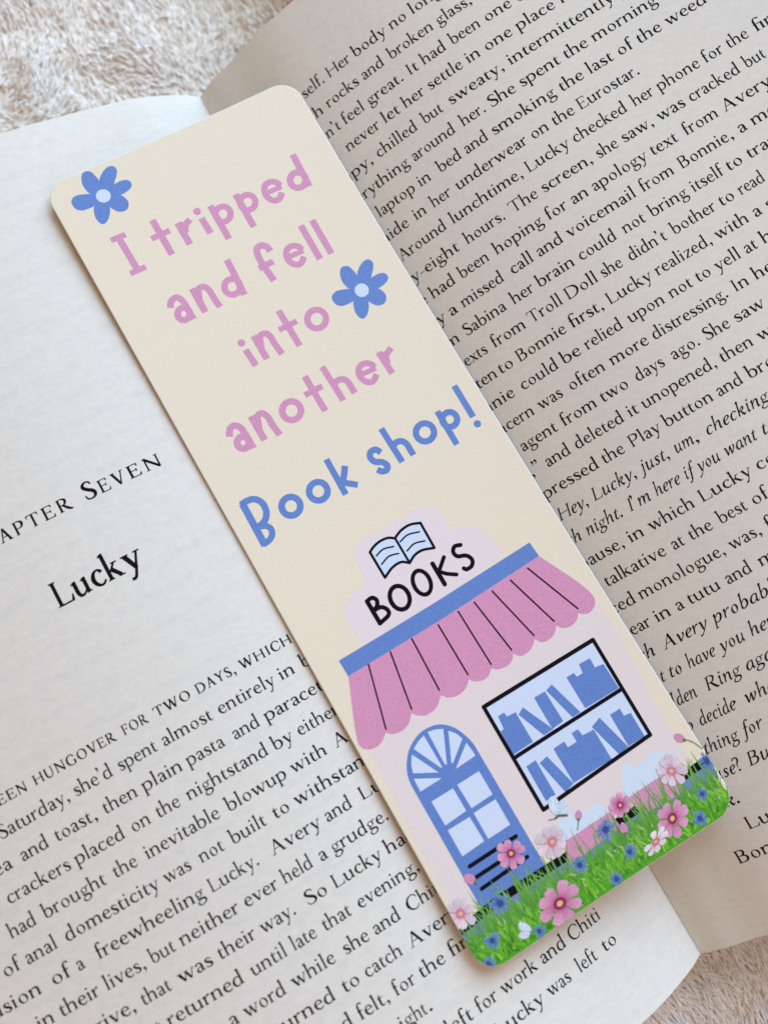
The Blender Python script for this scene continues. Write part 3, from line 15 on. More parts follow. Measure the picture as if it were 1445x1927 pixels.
CORN=[[[3.66,-66.82],15],[[20.47,-70.32],10],[[17.99,-73.3],12],[[5.16,-71.69],11],[[-2.97,-69.18],12],[[1.0,-73.98],11],[[-17.02,-67.32],15],[[-20.99,-71.2],12],[[-13.9,-73.95],10],[[-23.31,-73.76],12],[[24.13,-66.41],14]]
BUD=[[[1.03,-62.78],[-0.34,-64.54],5],[[6.29,-68.25],[5.75,-69.87],6],[[22.34,-61.11],[24.64,-64.41],6],[[-19.22,-61.83],[-18.85,-62.54],7]]
BF={"a":[[[-1.83,-61.05],[-2.46,-59.88],[-2.24,-58.74],[-1.6,-58.01],[-0.86,-58.21],[-0.63,-59.06],[-1.1,-60.05]],[[-1.83,-61.05],[-1.03,-59.94],[-0.19,-59.32],[0.59,-59.46],[0.51,-60.37],[-0.16,-61.41],[-0.88,-61.45]],[[-2.53,-61.19],[-1.83,-61.05],[-0.48,-61.77]],[[-2.53,-61.19],[-3.6,-60.83]]],"b":[[[-16.3,-72.53],[-16.38,-71.74],[-16.07,-71.25],[-15.45,-71.48],[-14.85,-72.37],[-14.93,-73.22],[-15.74,-72.95]],[[-16.3,-72.53],[-17.0,-72.7],[-17.06,-73.19],[-16.53,-73.66],[-15.76,-73.76],[-15.25,-73.25],[-15.67,-72.85]]]}

def unmark(raw):
    """'[' pins the left side of the next letter, ']' the right side of the one before, to a measured place on the line"""
    out = ''; m = []
    for ch in raw:
        if ch == '[': m.append(len(out)+1)
        elif ch == ']': m.append(-len(out))
        else: out += ch
    return out, m
TEXT = [[*(lambda q: (q[0], st_, v_, list(zip(q[1], s_)), sd_))(unmark(t_))] for t_, st_, v_, s_, sd_ in TEXT]
# ------------------------------------------------------------------ camera, world, lights, exposure
cam_d = bpy.data.cameras.new('camera'); cam = bpy.data.objects.new('camera', cam_d); COL.objects.link(cam)
R = CAM['R']; c = CAM['c']
cam.matrix_world = Matrix(((R[0][0], R[0][1], R[0][2], c[0]*MM), (R[1][0], R[1][1], R[1][2], c[1]*MM), (R[2][0], R[2][1], R[2][2], c[2]*MM), (0, 0, 0, 1)))
cam_d.sensor_fit = 'VERTICAL'; cam_d.sensor_height = 24.0; cam_d.lens = 24.0*CAM['f']/1927.0
cam_d.clip_start = 0.005; cam_d.clip_end = 20.0
cam_d.dof.use_dof = True; cam_d.dof.focus_distance = 0.162; cam_d.dof.aperture_fstop = 8.0
SC.camera = cam
W = bpy.data.worlds.new('World'); SC.world = W; W.use_nodes = True
bg = W.node_tree.nodes['Background']; bg.inputs[0].default_value = (1.0, 0.61, 0.25, 1); bg.inputs[1].default_value = 0.335
def area(name, loc, target, size, power, color):
    l = bpy.data.lights.new(name, 'AREA'); l.shape = 'RECTANGLE'; l.size, l.size_y = size; l.energy = power; l.color = color
    ob = bpy.data.objects.new(name, l); COL.objects.link(ob); ob.location = loc
    d = Vector(target) - Vector(loc); ob.rotation_euler = d.to_track_quat('-Z', 'Y').to_euler(); return ob
area('window_light', (0.56, 0.50, 0.66), (0, 0, 0), (0.85, 0.95), 15.9, (0.515, 0.745, 1.0))
area('fill_light', (0.15, -0.95, 0.70), (0, 0, 0), (0.85, 0.95), 3.2, (0.88, 0.84, 1.0))  # added fill lamp without a known source, lifts the shaded lower side
SC.view_settings.view_transform = 'Standard'; SC.view_settings.look = 'None'; SC.view_settings.exposure = 0.07; SC.view_settings.gamma = 1.0
SC.view_settings.use_curve_mapping = False
SC.cycles.max_bounces = 8; SC.cycles.diffuse_bounces = 5

# ------------------------------------------------------------------ materials
def mat(name, col, rough=0.8, spec=0.3):
    m = bpy.data.materials.new(name); m.use_nodes = True; b = m.node_tree.nodes['Principled BSDF']
    b.inputs['Base Color'].default_value = (*col, 1); b.inputs['Roughness'].default_value = rough; b.inputs['Specular IOR Level'].default_value = spec
    return m
def nodes(m): return m.node_tree.nodes, m.node_tree.links, m.node_tree.nodes['Principled BSDF']
def speckle(m, col, amt, scale, bump=0.0, bscale=None, bdist=2e-5):
    """printed colour with fine grain and a fine surface tooth"""
    N, L, b = nodes(m)
    tc = N.new('ShaderNodeTexCoord'); nz = N.new('ShaderNodeTexNoise'); nz.inputs['Scale'].default_value = scale; nz.inputs['Detail'].default_value = 3
    L.new(tc.outputs['Object'], nz.inputs['Vector'])
    mx = N.new('ShaderNodeMix'); mx.data_type = 'RGBA'
    mr = N.new('ShaderNodeMapRange'); mr.inputs[1].default_value = .3; mr.inputs[2].default_value = .7
    L.new(nz.outputs['Fac'], mr.inputs[0]); L.new(mr.outputs[0], mx.inputs[0])
    mx.inputs[6].default_value = (*[x*(1-amt) for x in col], 1); mx.inputs[7].default_value = (*[min(1, x*(1+amt)) for x in col], 1)
    L.new(mx.outputs[2], b.inputs['Base Color'])
    if bump:
        n2 = N.new('ShaderNodeTexNoise'); n2.inputs['Scale'].default_value = bscale or scale; n2.inputs['Detail'].default_value = 2
        L.new(tc.outputs['Object'], n2.inputs['Vector'])
        bp = N.new('ShaderNodeBump'); bp.inputs['Strength'].default_value = bump; bp.inputs['Distance'].default_value = bdist
        L.new(n2.outputs['Fac'], bp.inputs['Height']); L.new(bp.outputs[0], b.inputs['Normal'])
    return m
def pmat(name, col, amt=0.07, rough=0.5):
    return speckle(mat(name, col, rough, 0.35), col, amt, 5200, 0.55, 2300, 4e-5)
def cmat(name, rough=0.5):
    """printed colour carried by the artwork's own colour attribute"""
    m = mat(name, (.5, .5, .5), rough, 0.35); N, L, b = nodes(m)
    a = N.new('ShaderNodeAttribute'); a.attribute_name = 'print'
    tc = N.new('ShaderNodeTexCoord'); nz = N.new('ShaderNodeTexNoise'); nz.inputs['Scale'].default_value = 4200; nz.inputs['Detail'].default_value = 2; L.new(tc.outputs['Object'], nz.inputs['Vector'])
    mr = N.new('ShaderNodeMapRange'); mr.inputs[1].default_value = .3; mr.inputs[2].default_value = .7; mr.inputs[3].default_value = .84; mr.inputs[4].default_value = 1.16; L.new(nz.outputs['Fac'], mr.inputs[0])
    vm = N.new('ShaderNodeVectorMath'); vm.operation = 'SCALE'; L.new(a.outputs['Color'], vm.inputs[0]); L.new(mr.outputs[0], vm.inputs['Scale']); L.new(vm.outputs[0], b.inputs['Base Color'])
    bp = N.new('ShaderNodeBump'); bp.inputs['Strength'].default_value = .5; bp.inputs['Distance'].default_value = 4e-5; L.new(nz.outputs['Fac'], bp.inputs['Height']); L.new(bp.outputs[0], b.inputs['Normal'])
    return m
def paper_mat(name, col, show):
    m = mat(name, col, 0.92, 0.12); N, L, b = nodes(m)
    tc = N.new('ShaderNodeTexCoord'); at = N.new('ShaderNodeAttribute'); at.attribute_name = 'sheet'
    n1 = N.new('ShaderNodeTexNoise'); n1.inputs['Scale'].default_value = 900; n1.inputs['Detail'].default_value = 5; L.new(tc.outputs['Object'], n1.inputs['Vector'])
    mp = N.new('ShaderNodeMapping'); mp.inputs['Scale'].default_value = (420, 1500, 420); L.new(tc.outputs['Object'], mp.inputs['Vector'])
    n2 = N.new('ShaderNodeTexNoise'); n2.inputs['Scale'].default_value = 1.0; n2.inputs['Detail'].default_value = 4; L.new(mp.outputs[0], n2.inputs['Vector'])
    ad = N.new('ShaderNodeMath'); ad.operation = 'ADD'; L.new(n1.outputs['Fac'], ad.inputs[0]); L.new(n2.outputs['Fac'], ad.inputs[1])
    bp = N.new('ShaderNodeBump'); bp.inputs['Strength'].default_value = 0.45; bp.inputs['Distance'].default_value = 6e-5
    L.new(ad.outputs[0], bp.inputs['Height']); L.new(bp.outputs[0], b.inputs['Normal'])
    mx = N.new('ShaderNodeMix'); mx.data_type = 'RGBA'; mx.inputs[6].default_value = (*[x*0.965 for x in col], 1); mx.inputs[7].default_value = (*[min(1, x*1.03) for x in col], 1)
    mr = N.new('ShaderNodeMapRange'); mr.inputs[1].default_value = .7; mr.inputs[2].default_value = 1.3; L.new(ad.outputs[0], mr.inputs[0]); L.new(mr.outputs[0], mx.inputs[0])
    last = mx.outputs[2]
    if show:   # faint print of the other side of the leaf showing through, line by line
        sp = N.new('ShaderNodeSeparateXYZ'); L.new(at.outputs['Vector'], sp.inputs[0])
        wv = N.new('ShaderNodeMath'); wv.operation = 'MULTIPLY'; wv.inputs[1].default_value = 2*math.pi/4.597; L.new(sp.outputs['Y'], wv.inputs[0])
        sn = N.new('ShaderNodeMath'); sn.operation = 'SINE'; L.new(wv.outputs[0], sn.inputs[0])
        mr2 = N.new('ShaderNodeMapRange'); mr2.inputs[1].default_value = 0.25; mr2.inputs[2].default_value = 0.8; L.new(sn.outputs[0], mr2.inputs[0])
        m3 = N.new('ShaderNodeMapping'); m3.inputs['Scale'].default_value = (0.5, 0.3, 1); L.new(at.outputs['Vector'], m3.inputs['Vector'])
        n3 = N.new('ShaderNodeTexNoise'); n3.inputs['Scale'].default_value = 1.0; n3.inputs['Detail'].default_value = 3; L.new(m3.outputs[0], n3.inputs['Vector'])
        mr3 = N.new('ShaderNodeMapRange'); mr3.inputs[1].default_value = .38; mr3.inputs[2].default_value = .62; L.new(n3.outputs['Fac'], mr3.inputs[0])
        mu = N.new('ShaderNodeMath'); mu.operation = 'MULTIPLY'; L.new(mr2.outputs[0], mu.inputs[0]); L.new(mr3.outputs[0], mu.inputs[1])
        m4 = N.new('ShaderNodeMapping'); m4.inputs['Scale'].default_value = (0.05, 0.05, 1); L.new(at.outputs['Vector'], m4.inputs['Vector'])
        n4 = N.new('ShaderNodeTexNoise'); n4.inputs['Scale'].default_value = 1.0; L.new(m4.outputs[0], n4.inputs['Vector'])
        mu2 = N.new('ShaderNodeMath'); mu2.operation = 'MULTIPLY'; L.new(mu.outputs[0], mu2.inputs[0]); L.new(n4.outputs['Fac'], mu2.inputs[1])
        mu3 = N.new('ShaderNodeMath'); mu3.operation = 'MULTIPLY'; mu3.inputs[1].default_value = 0.15; L.new(mu2.outputs[0], mu3.inputs[0])
        mx2 = N.new('ShaderNodeMix'); mx2.data_type = 'RGBA'; L.new(mu3.outputs[0], mx2.inputs[0]); L.new(last, mx2.inputs[6]); mx2.inputs[7].default_value = (.40, .42, .56, 1); last = mx2.outputs[2]
    L.new(last, b.inputs['Base Color'])
    return m
PAPER = (0.800, 0.765, 0.700)
M_pageL = paper_mat('book_paper_left', PAPER, True); M_pageR = paper_mat('book_paper_right', PAPER, False)
def block_mat():
    m = mat('page_edges', (0.74, 0.69, 0.60), 0.95, 0.1); N, L, b = nodes(m)
    at = N.new('ShaderNodeAttribute'); at.attribute_name = 'leaf'
    sp = N.new('ShaderNodeSeparateXYZ'); L.new(at.outputs['Vector'], sp.inputs[0])
    nz = N.new('ShaderNodeTexNoise'); nz.noise_dimensions = '1D'; nz.inputs['Scale'].default_value = 60; nz.inputs['Detail'].default_value = 6; L.new(sp.outputs['X'], nz.inputs['W'])
    mx = N.new('ShaderNodeMix'); mx.data_type = 'RGBA'; mx.inputs[6].default_value = (.50, .45, .38, 1); mx.inputs[7].default_value = (.82, .78, .70, 1)
    L.new(nz.outputs['Fac'], mx.inputs[0]); L.new(mx.outputs[2], b.inputs['Base Color']); return m
M_block = block_mat()
M_ink = mat('black_ink', (0.010, 0.009, 0.010), 0.9, 0.03)
M_cover = mat('book_cover', (0.52, 0.36, 0.32), 0.4, 0.4)
CARD = (0.855, 0.745, 0.580)
M_card = pmat('bookmark_card', CARD, 0.04, 0.5)
M_cardedge = mat('bookmark_card_edge', (0.86, 0.84, 0.80), 0.7)
PINK = (0.675, 0.295, 0.475); BLUE = (0.125, 0.235, 0.575); BLACK = (0.007, 0.005, 0.010)
M_pink = pmat('print_pink', PINK, 0.13); M_blue = pmat('print_blue', BLUE, 0.17); M_black = mat('print_black', BLACK, 0.7, 0.06)
M_pane = pmat('print_pale_blue', (0.66, 0.745, 0.90), 0.02); M_lilac = pmat('print_lilac', (0.83, 0.715, 0.725), 0.025); M_wall = pmat('print_pale_pink', (0.82, 0.71, 0.68), 0.025)
M_awn = pmat('print_awning_pink', (0.70, 0.30, 0.475), 0.14); M_bush = pmat('print_bush', (0.68, 0.77, 0.88), 0.02); M_step = pmat('print_step', (0.16, 0.27, 0.43), 0.1)
M_print = cmat('print_multicolour')

# ------------------------------------------------------------------ object helpers
def tag(o, label=None, cat=None, group=None, kind=None):
    for k, v in (('label', label), ('category', cat), ('group', group), ('kind', kind)):
        if v: o[k] = v
    return o
def link(name, me, m, parent=None):
    o = bpy.data.objects.new(name, me); COL.objects.link(o)
    for x in (m if isinstance(m, (list, tuple)) else [m]): me.materials.append(x)
    if parent: o.parent = parent
    return o
def empty(name, M4):
    o = bpy.data.objects.new(name, None); COL.objects.link(o); o.empty_display_size = 0.01; o.matrix_world = M4; return o
def mesh_np(name, V, F):
    me = bpy.data.meshes.new(name); me.from_pydata([tuple(v) for v in V], [], F); me.update(); return me
def catmull(pts, n=6):
    P = np.array(pts, float)
    if len(P) < 3: return P
    P = np.vstack([2*P[0]-P[1], P, 2*P[-1]-P[-2]]); out = []
    for i in range(1, len(P)-2):
        a, b, c_, d = P[i-1:i+3]
        for t in np.linspace(0, 1, n, endpoint=False):
            out.append(.5*(2*b+(c_-a)*t+(2*a-5*b+4*c_-d)*t*t+(3*b-a-3*c_+d)*t**3))
    out.append(P[-2]); return np.array(out)
def catmull_closed(pts, n=5):
    P = np.array(pts, float); k = len(P); out = []
    for i in range(k):
        a, b, c_, d = P[i-1], P[i], P[(i+1) % k], P[(i+2) % k]
        for t in np.linspace(0, 1, n, endpoint=False):
            out.append(.5*(2*b+(c_-a)*t+(2*a-5*b+4*c_-d)*t*t+(3*b-a-3*c_+d)*t**3))
    return np.array(out)
def ribbon(P, w):
    """quads along a centre line with a width at every point"""
    P = np.asarray(P, float); w = np.broadcast_to(np.asarray(w, float), (len(P),))
    t = np.gradient(P, axis=0) if len(P) > 2 else np.repeat((P[1]-P[0])[None], 2, 0)
    t /= np.linalg.norm(t, axis=1)[:, None]+1e-12; nrm = np.c_[-t[:, 1], t[:, 0]]
    if len(P) > 2:   # mitre
        d = np.diff(P, axis=0); d /= np.linalg.norm(d, axis=1)[:, None]+1e-12
    A = P+nrm*w[:, None]/2; B = P-nrm*w[:, None]/2
    return [[A[i], B[i], B[i+1], A[i+1]] for i in range(len(P)-1)]
def disc(c_, r, n=18): return [[(c_[0]+r*math.cos(q), c_[1]+r*math.sin(q)) for q in np.linspace(0, 2*math.pi, n, endpoint=False)]]

# ------------------------------------------------------------------ page surfaces
XS = np.array(GEO['xs']); H = GEO['H']
def spline(z):
    n = len(XS); A = np.zeros((n, n)); b = np.zeros(n); h = np.diff(XS); A[0, 0] = A[-1, -1] = 1
    for i in range(1, n-1):
        A[i, i-1] = h[i-1]; A[i, i] = 2*(h[i-1]+h[i]); A[i, i+1] = h[i]; b[i] = 6*((z[i+1]-z[i])/h[i]-(z[i]-z[i-1])/h[i-1])
    Mk = np.linalg.solve(A, b); x = np.linspace(0, 126, 5041)
    i = np.clip(np.searchsorted(XS, x)-1, 0, n-2); hh = XS[i+1]-XS[i]; a = XS[i+1]-x; bb = x-XS[i]
    zz = Mk[i]*a**3/(6*hh)+Mk[i+1]*bb**3/(6*hh)+(z[i]/hh-Mk[i]*hh/6)*a+(z[i+1]/hh-Mk[i+1]*hh/6)*bb
    k = np.searchsorted(x, XS[-1]); sl = (zz[k]-zz[k-1])/(x[1]-x[0]); zz[k:] = zz[k]+sl*(x[k:]-x[k])
    s = np.r_[0, np.cumsum(np.hypot(np.diff(x), np.diff(zz)))]
    return x, zz, s
XL, ZL, SL = spline(np.array(GEO['zL'])); XR, ZR, SR = spline(np.array(GEO['zR']))
def page_xyz(s, v, lift=0.0):
    """point on the open pages: s = distance along the paper from the gutter (left negative), v = along the gutter"""
    s = np.asarray(s, float); v = np.asarray(v, float); a = np.abs(s)
    xl, zl = np.interp(a, SL, XL), np.interp(a, SL, ZL); xr, zr = np.interp(a, SR, XR), np.interp(a, SR, ZR)
    gl = np.interp(a, SL, np.gradient(ZL, SL)); gr = np.interp(a, SR, np.gradient(ZR, SR))
    left = s < 0
    x = np.where(left, -xl, xr); z = np.where(left, zl, zr); g = np.where(left, -gl, gr)
    nx = -g; nz = np.sqrt(np.maximum(0, 1-g*g))
    return np.stack([x+nx*lift, v+0*x, z+nz*lift], -1)*MM
LEAF = 121.0
book = empty('open_book', Matrix.Translation((0, 0, -0.0095)))
tag(book, 'open paperback novel with printed cream pages lying under the bookmark', 'book')
BK = Matrix.Translation((0, 0, 0.0095))
def book_part(name, me, m, parent=None):
    o = link(name, me, m, parent or book)
    if not parent: o.matrix_local = BK
    return o
def page(side, m, gut):
    ss = np.r_[gut, np.arange(0.25, 30, 0.25), np.arange(30, LEAF+.01, 0.75)]; vs = np.linspace(-H/2, H/2, 41)
    V = []; n = len(ss); k = len(vs)
    for lift in (0.0, -0.1):
        S, Vv = np.meshgrid(ss*side, vs, indexing='ij'); V.append(page_xyz(S.ravel(), Vv.ravel(), lift))
    V = np.vstack(V); F = []; id_ = lambda i, j, l: l*n*k+i*k+j
    for i in range(n-1):
        for j in range(k-1):
            q = [id_(i, j, 0), id_(i+1, j, 0), id_(i+1, j+1, 0), id_(i, j+1, 0)]; F.append(q if side > 0 else q[::-1])
            q = [id_(i, j, 1), id_(i, j+1, 1), id_(i+1, j+1, 1), id_(i+1, j, 1)]; F.append(q if side > 0 else q[::-1])
        for j, f in ((0, 1), (k-1, -1)):
            q = [id_(i, j, 0), id_(i, j, 1), id_(i+1, j, 1), id_(i+1, j, 0)]; F.append(q if f*side > 0 else q[::-1])
    for j in range(k-1):
        q = [id_(n-1, j, 0), id_(n-1, j, 1), id_(n-1, j+1, 1), id_(n-1, j+1, 0)]; F.append(q if side > 0 else q[::-1])
    me = mesh_np('page', V, F)
    S, Vv = np.meshgrid(ss*side, vs, indexing='ij'); at = me.attributes.new('sheet', 'FLOAT_VECTOR', 'POINT')
    d = np.stack([S.ravel(), Vv.ravel(), 0*S.ravel()], -1); at.data.foreach_set('vector', np.vstack([d, d]).astype(np.float32).ravel())
    me.polygons.foreach_set('use_smooth', [True]*len(me.polygons)); me.set_sharp_from_angle(angle=math.radians(40))
    return book_part('page', me, m)
pageL = page(-1, M_pageL, 0.04); pageR = page(1, M_pageR, 0.04)
pageL['label'] = 'left page with the chapter heading'; pageR['label'] = 'right page filled with text, rising from the gutter'
def block(side, thick):
    """the leaves below the top one, down to the cover"""
    X, Z = (XL, ZL) if side < 0 else (XR, ZR)
    xe = 119.0 if side < 0 else 109.5
    xs = np.r_[0.6, np.arange(2, xe, 1.5), xe]; top = np.interp(xs, X, Z)-0.35
    bot = np.maximum(top-thick*np.clip(xs/7, 0.25, 1), -9.0) if side > 0 else np.full(len(xs), -9.0)
    bot = np.minimum(bot, top-0.5); y = H/2-0.15
    prof = [(side*x*MM, z*MM) for x, z in zip(xs, top)]+[(side*x*MM, z*MM) for x, z in zip(xs[::-1], bot[::-1])]
    n = len(prof); V = [(x, -y*MM, z) for x, z in prof]+[(x, y*MM, z) for x, z in prof]
    m = len(xs); F = []
    for i in range(n): F.append([i, (i+1) % n, n+(i+1) % n, n+i])
    for i in range(m-1):
        F.append([i, n-1-i, n-2-i, i+1]); F.append([n+i, n+i+1, 2*n-2-i, 2*n-1-i])
    me = mesh_np('page_block', V, F); bm = bmesh.new(); bm.from_mesh(me); bmesh.ops.recalc_face_normals(bm, faces=bm.faces); bm.to_mesh(me); bm.free()
    at = me.attributes.new('leaf', 'FLOAT_VECTOR', 'POINT'); lv = [0.0]*m+[1.0]*m
    at.data.foreach_set('vector', np.array([(a, 0, 0) for a in lv+lv], np.float32).ravel())
    book_part('page_block', me, M_block); return xs*side, bot
cl = block(-1, 0); cr_ = block(1, 15.0)
cx = np.r_[cl[0][::-1], cr_[0]]; cz = np.r_[cl[1][::-1], cr_[1]]-0.08; y = H/2+0.1
V = []; 
for dz in (0, -0.4):
    for x, z in zip(cx, cz): V += [(x*MM, -(y-.5)*MM, (z+dz)*MM), (x*MM, (y-.5)*MM, (z+dz)*MM)]
n = len(cx); F = []
for i in range(n-1):
    F.append([2*i, 2*i+2, 2*i+3, 2*i+1]); o_ = 2*n; F.append([o_+2*i, o_+2*i+1, o_+2*i+3, o_+2*i+2])
    F.append([2*i, o_+2*i, o_+2*i+2, 2*i+2]); F.append([2*i+1, 2*i+3, o_+2*i+3, o_+2*i+1])
for i in (0, n-1): F.append([2*i, 2*i+1, 2*n+2*i+1, 2*n+2*i])
book_part('cover', mesh_np('cover', V, F), M_cover)

# ------------------------------------------------------------------ a serif typeface drawn with pen strokes (units: 1000 to the em)
XH, CAP, ASC, DSC = 400, 632, 712, -245
def bar(x0, x1, y0, y1):
    e = 5 if y1-y0 < 40 else 0
    return [[(x0, y0-e), (x1, y0-e), (x1, y1+e), (x0, y1+e)]]
def stroke(*pts): 
    P = catmull(pts, 6); return ribbon(P[:, :2], P[:, 2]*1.06+11)
def line(x0, y0, x1, y1, w, w1=None):
    return ribbon([(x0, y0), (x1, y1)], [w*1.06+12, (w if w1 is None else w1)*1.06+12])
def foot(x, y=0, w=76, l=52, r=52, up=1):
    o = []
    if l: o.append([(x-w/2-l, y), (x-w/2-l, y+up*18), (x-w/2-14, y+up*30), (x-w/2+2, y+up*66), (x-w/2+2, y)])
    if r: o.append([(x+w/2-2, y), (x+w/2-2, y+up*66), (x+w/2+14, y+up*30), (x+w/2+r, y+up*18), (x+w/2+r, y)])
    return o
def flag(x, y, w=76): return [[(x-w/2-62, y-52), (x-w/2-58, y-36), (x-w/2+10, y-12), (x+w/2, y+14), (x+w/2, y-90), (x-w/2, y-80)]]
def st(x, y0, y1, w=87): return bar(x-w/2, x+w/2, y0, y1)
def oval(cx, cy, rx, ry, wh, wv, tilt=-14):
    t = math.radians(tilt); O = []; I = []
    for q in np.linspace(0, 2*math.pi, 33):
        a, b = math.cos(q), math.sin(q); O.append((cx+rx*a, cy+ry*b))
        a2, b2 = (rx-wh)*a, (ry-wv)*b; r = math.radians(-tilt); I.append((cx+a2*math.cos(r)-b2*math.sin(r)*.7, cy+a2*math.sin(r)*.35+b2))
    return [[O[i], I[i], I[i+1], O[i+1]] for i in range(32)]
def gl_lower():
    G = {}
    def g(ch, adv, *parts): G[ch] = (adv, sum(parts, []))
    arch = lambda x0, x1, y1=0: stroke((x0+30, 270, 26), (x0+75, 345, 32), (x0+150, 388, 46), (x1-38, 362, 66), (x1, 280, 78), (x1, 180, 76), (x1, y1, 76))
    g('a', 408, stroke((70, 292, 26), (82, 330, 66), (140, 385, 44), (210, 392, 40), (275, 350, 62), (292, 270, 76), (292, 100, 76), (305, 40, 58), (350, 22, 34), (398, 52, 14)),
      stroke((290, 240, 24), (170, 200, 34), (92, 140, 56), (80, 80, 74), (130, 14, 56), (205, 20, 38), (290, 92, 26)))
    g('b', 505, st(92, 60, ASC), flag(92, ASC), stroke((120, 300, 24), (190, 372, 36), (280, 390, 48), (385, 320, 74), (418, 200, 84), (375, 70, 66), (265, 4, 36), (160, 18, 32), (88, 70, 50)))
    g('c', 418, stroke((352, 308, 74), (335, 352, 58), (258, 398, 28), (140, 345, 60), (80, 205, 84), (125, 75, 66), (235, 8, 42), (325, 32, 36), (385, 92, 16)))
    g('d', 520, stroke((345, 330, 26), (262, 394, 32), (140, 345, 62), (76, 195, 84), (115, 58, 68), (210, 4, 42), (295, 34, 32), (360, 95, 26)), st(390, 40, ASC), flag(390, ASC), [[(352, 60), (352, 4), (370, -8), (420, 10), (480, 18), (480, 34), (428, 66)]])
    g('e', 428, line(88, 232, 372, 232, 26), stroke((358, 226, 40), (345, 308, 60), (285, 384, 40), (215, 396, 30), (120, 330, 60), (78, 200, 84), (125, 72, 66), (235, 6, 44), (330, 34, 36), (390, 98, 16)))
    fparts = stroke((305, 630, 66), (275, 688, 54), (215, 704, 36), (150, 655, 52), (124, 560, 74), (122, 440, 76), (122, 0, 76)), bar(36, 258, 366, 398), foot(122)
    g('f', 292, *fparts)
    g('ﬁ', 505, stroke((385, 640, 60), (300, 692, 46), (215, 704, 36), (150, 655, 52), (124, 560, 74), (122, 440, 76), (122, 0, 76)), bar(36, 380, 366, 398), foot(122), st(382, 0, 398), foot(382))
    g('g', 455, oval(200, 265, 146, 136, 66, 30), stroke((300, 355, 20), (365, 382, 36), (428, 378, 50)), stroke((120, 150, 28), (88, 98, 46), (125, 52, 60), (235, 36, 72), (362, 6, 70), (405, -75, 66), (345, -175, 46), (215, -228, 30), (90, -190, 48), (52, -115, 50), (110, -40, 32), (200, 20, 22)))
    g('h', 525, st(92, 0, ASC), flag(92, ASC), foot(92), arch(92, 395), foot(395))
    g('i', 248, st(118, 0, XH), flag(118, XH), foot(118), disc((112, 560), 50))
    g('k', 500, st(92, 0, ASC), flag(92, ASC), foot(92), stroke((130, 195, 24), (225, 280, 30), (310, 372, 28)), bar(245, 405, 374, 396), line(190, 252, 395, 20, 84, 74), bar(330, 490, 0, 20))
    g('l', 244, st(116, 0, ASC), flag(116, ASC), foot(116))
    g('m', 790, st(92, 0, XH), flag(92, XH), foot(92), arch(92, 375), foot(375, r=46, l=46), arch(375, 660), foot(660))
    g('n', 525, st(92, 0, XH), flag(92, XH), foot(92), arch(92, 395), foot(395))
    g('o', 502, oval(250, 197, 190, 210, 84, 32))
    g('p', 515, st(92, DSC, XH), flag(92, XH), foot(92, DSC), stroke((120, 300, 24), (190, 370, 36), (285, 392, 48), (388, 320, 74), (422, 200, 84), (378, 66, 64), (270, 4, 34), (185, 14, 32), (122, 62, 26)))
    g('r', 355, st(92, 0, XH), flag(92, XH), foot(92, r=62), stroke((125, 275, 24), (185, 350, 34), (255, 388, 60), (312, 366, 74)))
    g('s', 362, stroke((300, 278, 12), (284, 345, 30), (195, 394, 34), (105, 358, 58), (90, 292, 76), (160, 226, 88), (258, 164, 90), (296, 100, 76), (268, 32, 56), (175, 4, 34), (80, 40, 28), (62, 122, 12)))
    g('t', 305, stroke((150, 520, 10), (138, 450, 34), (120, 385, 66), (118, 280, 78), (118, 110, 78), (140, 32, 60), (200, 10, 40), (285, 62, 14)), bar(100, 272, 366, 398), [[(30, 366), (30, 378), (110, 430), (150, 500), (150, 366)]])
    g('u', 520, flag(96, XH), stroke((96, 400, 76), (96, 250, 76), (98, 120, 76), (135, 28, 60), (215, 6, 42), (295, 40, 30), (355, 100, 24)), st(390, 40, XH), flag(390, XH), [[(352, 60), (352, 4), (370, -8), (420, 10), (480, 18), (480, 34), (428, 66)]])
    g('v', 478, line(95, 388, 252, 2, 86, 74), line(398, 388, 254, 2, 26), bar(12, 190, 378, 398), bar(320, 468, 378, 398))
    g('w', 720, line(92, 388, 232, 2, 84, 72), line(358, 388, 234, 2, 24), line(345, 388, 492, 2, 84, 72), line(645, 388, 494, 2, 26), bar(12, 185, 378, 398), bar(275, 430, 378, 398), bar(570, 712, 378, 398))
    g('x', 462, line(92, 390, 378, 8, 86, 78), line(370, 390, 82, 8, 26), bar(15, 180, 378, 398), bar(300, 440, 378, 398), bar(15, 150, 0, 20), bar(290, 455, 0, 20))
    g('y', 465, line(95, 388, 258, 0, 84, 66), stroke((402, 388, 26), (320, 190, 27), (235, -20, 32), (165, -170, 40), (105, -222, 56), (52, -214, 62)), bar(12, 190, 378, 398), bar(322, 470, 378, 398))
    g('z', 420, line(355, 385, 70, 15, 70), bar(50, 385, 370, 398), bar(40, 385, 0, 28), [[(50, 398), (50, 300), (66, 300), (90, 372)]], [[(385, 0), (395, 110), (378, 110), (350, 28)]])
    return G
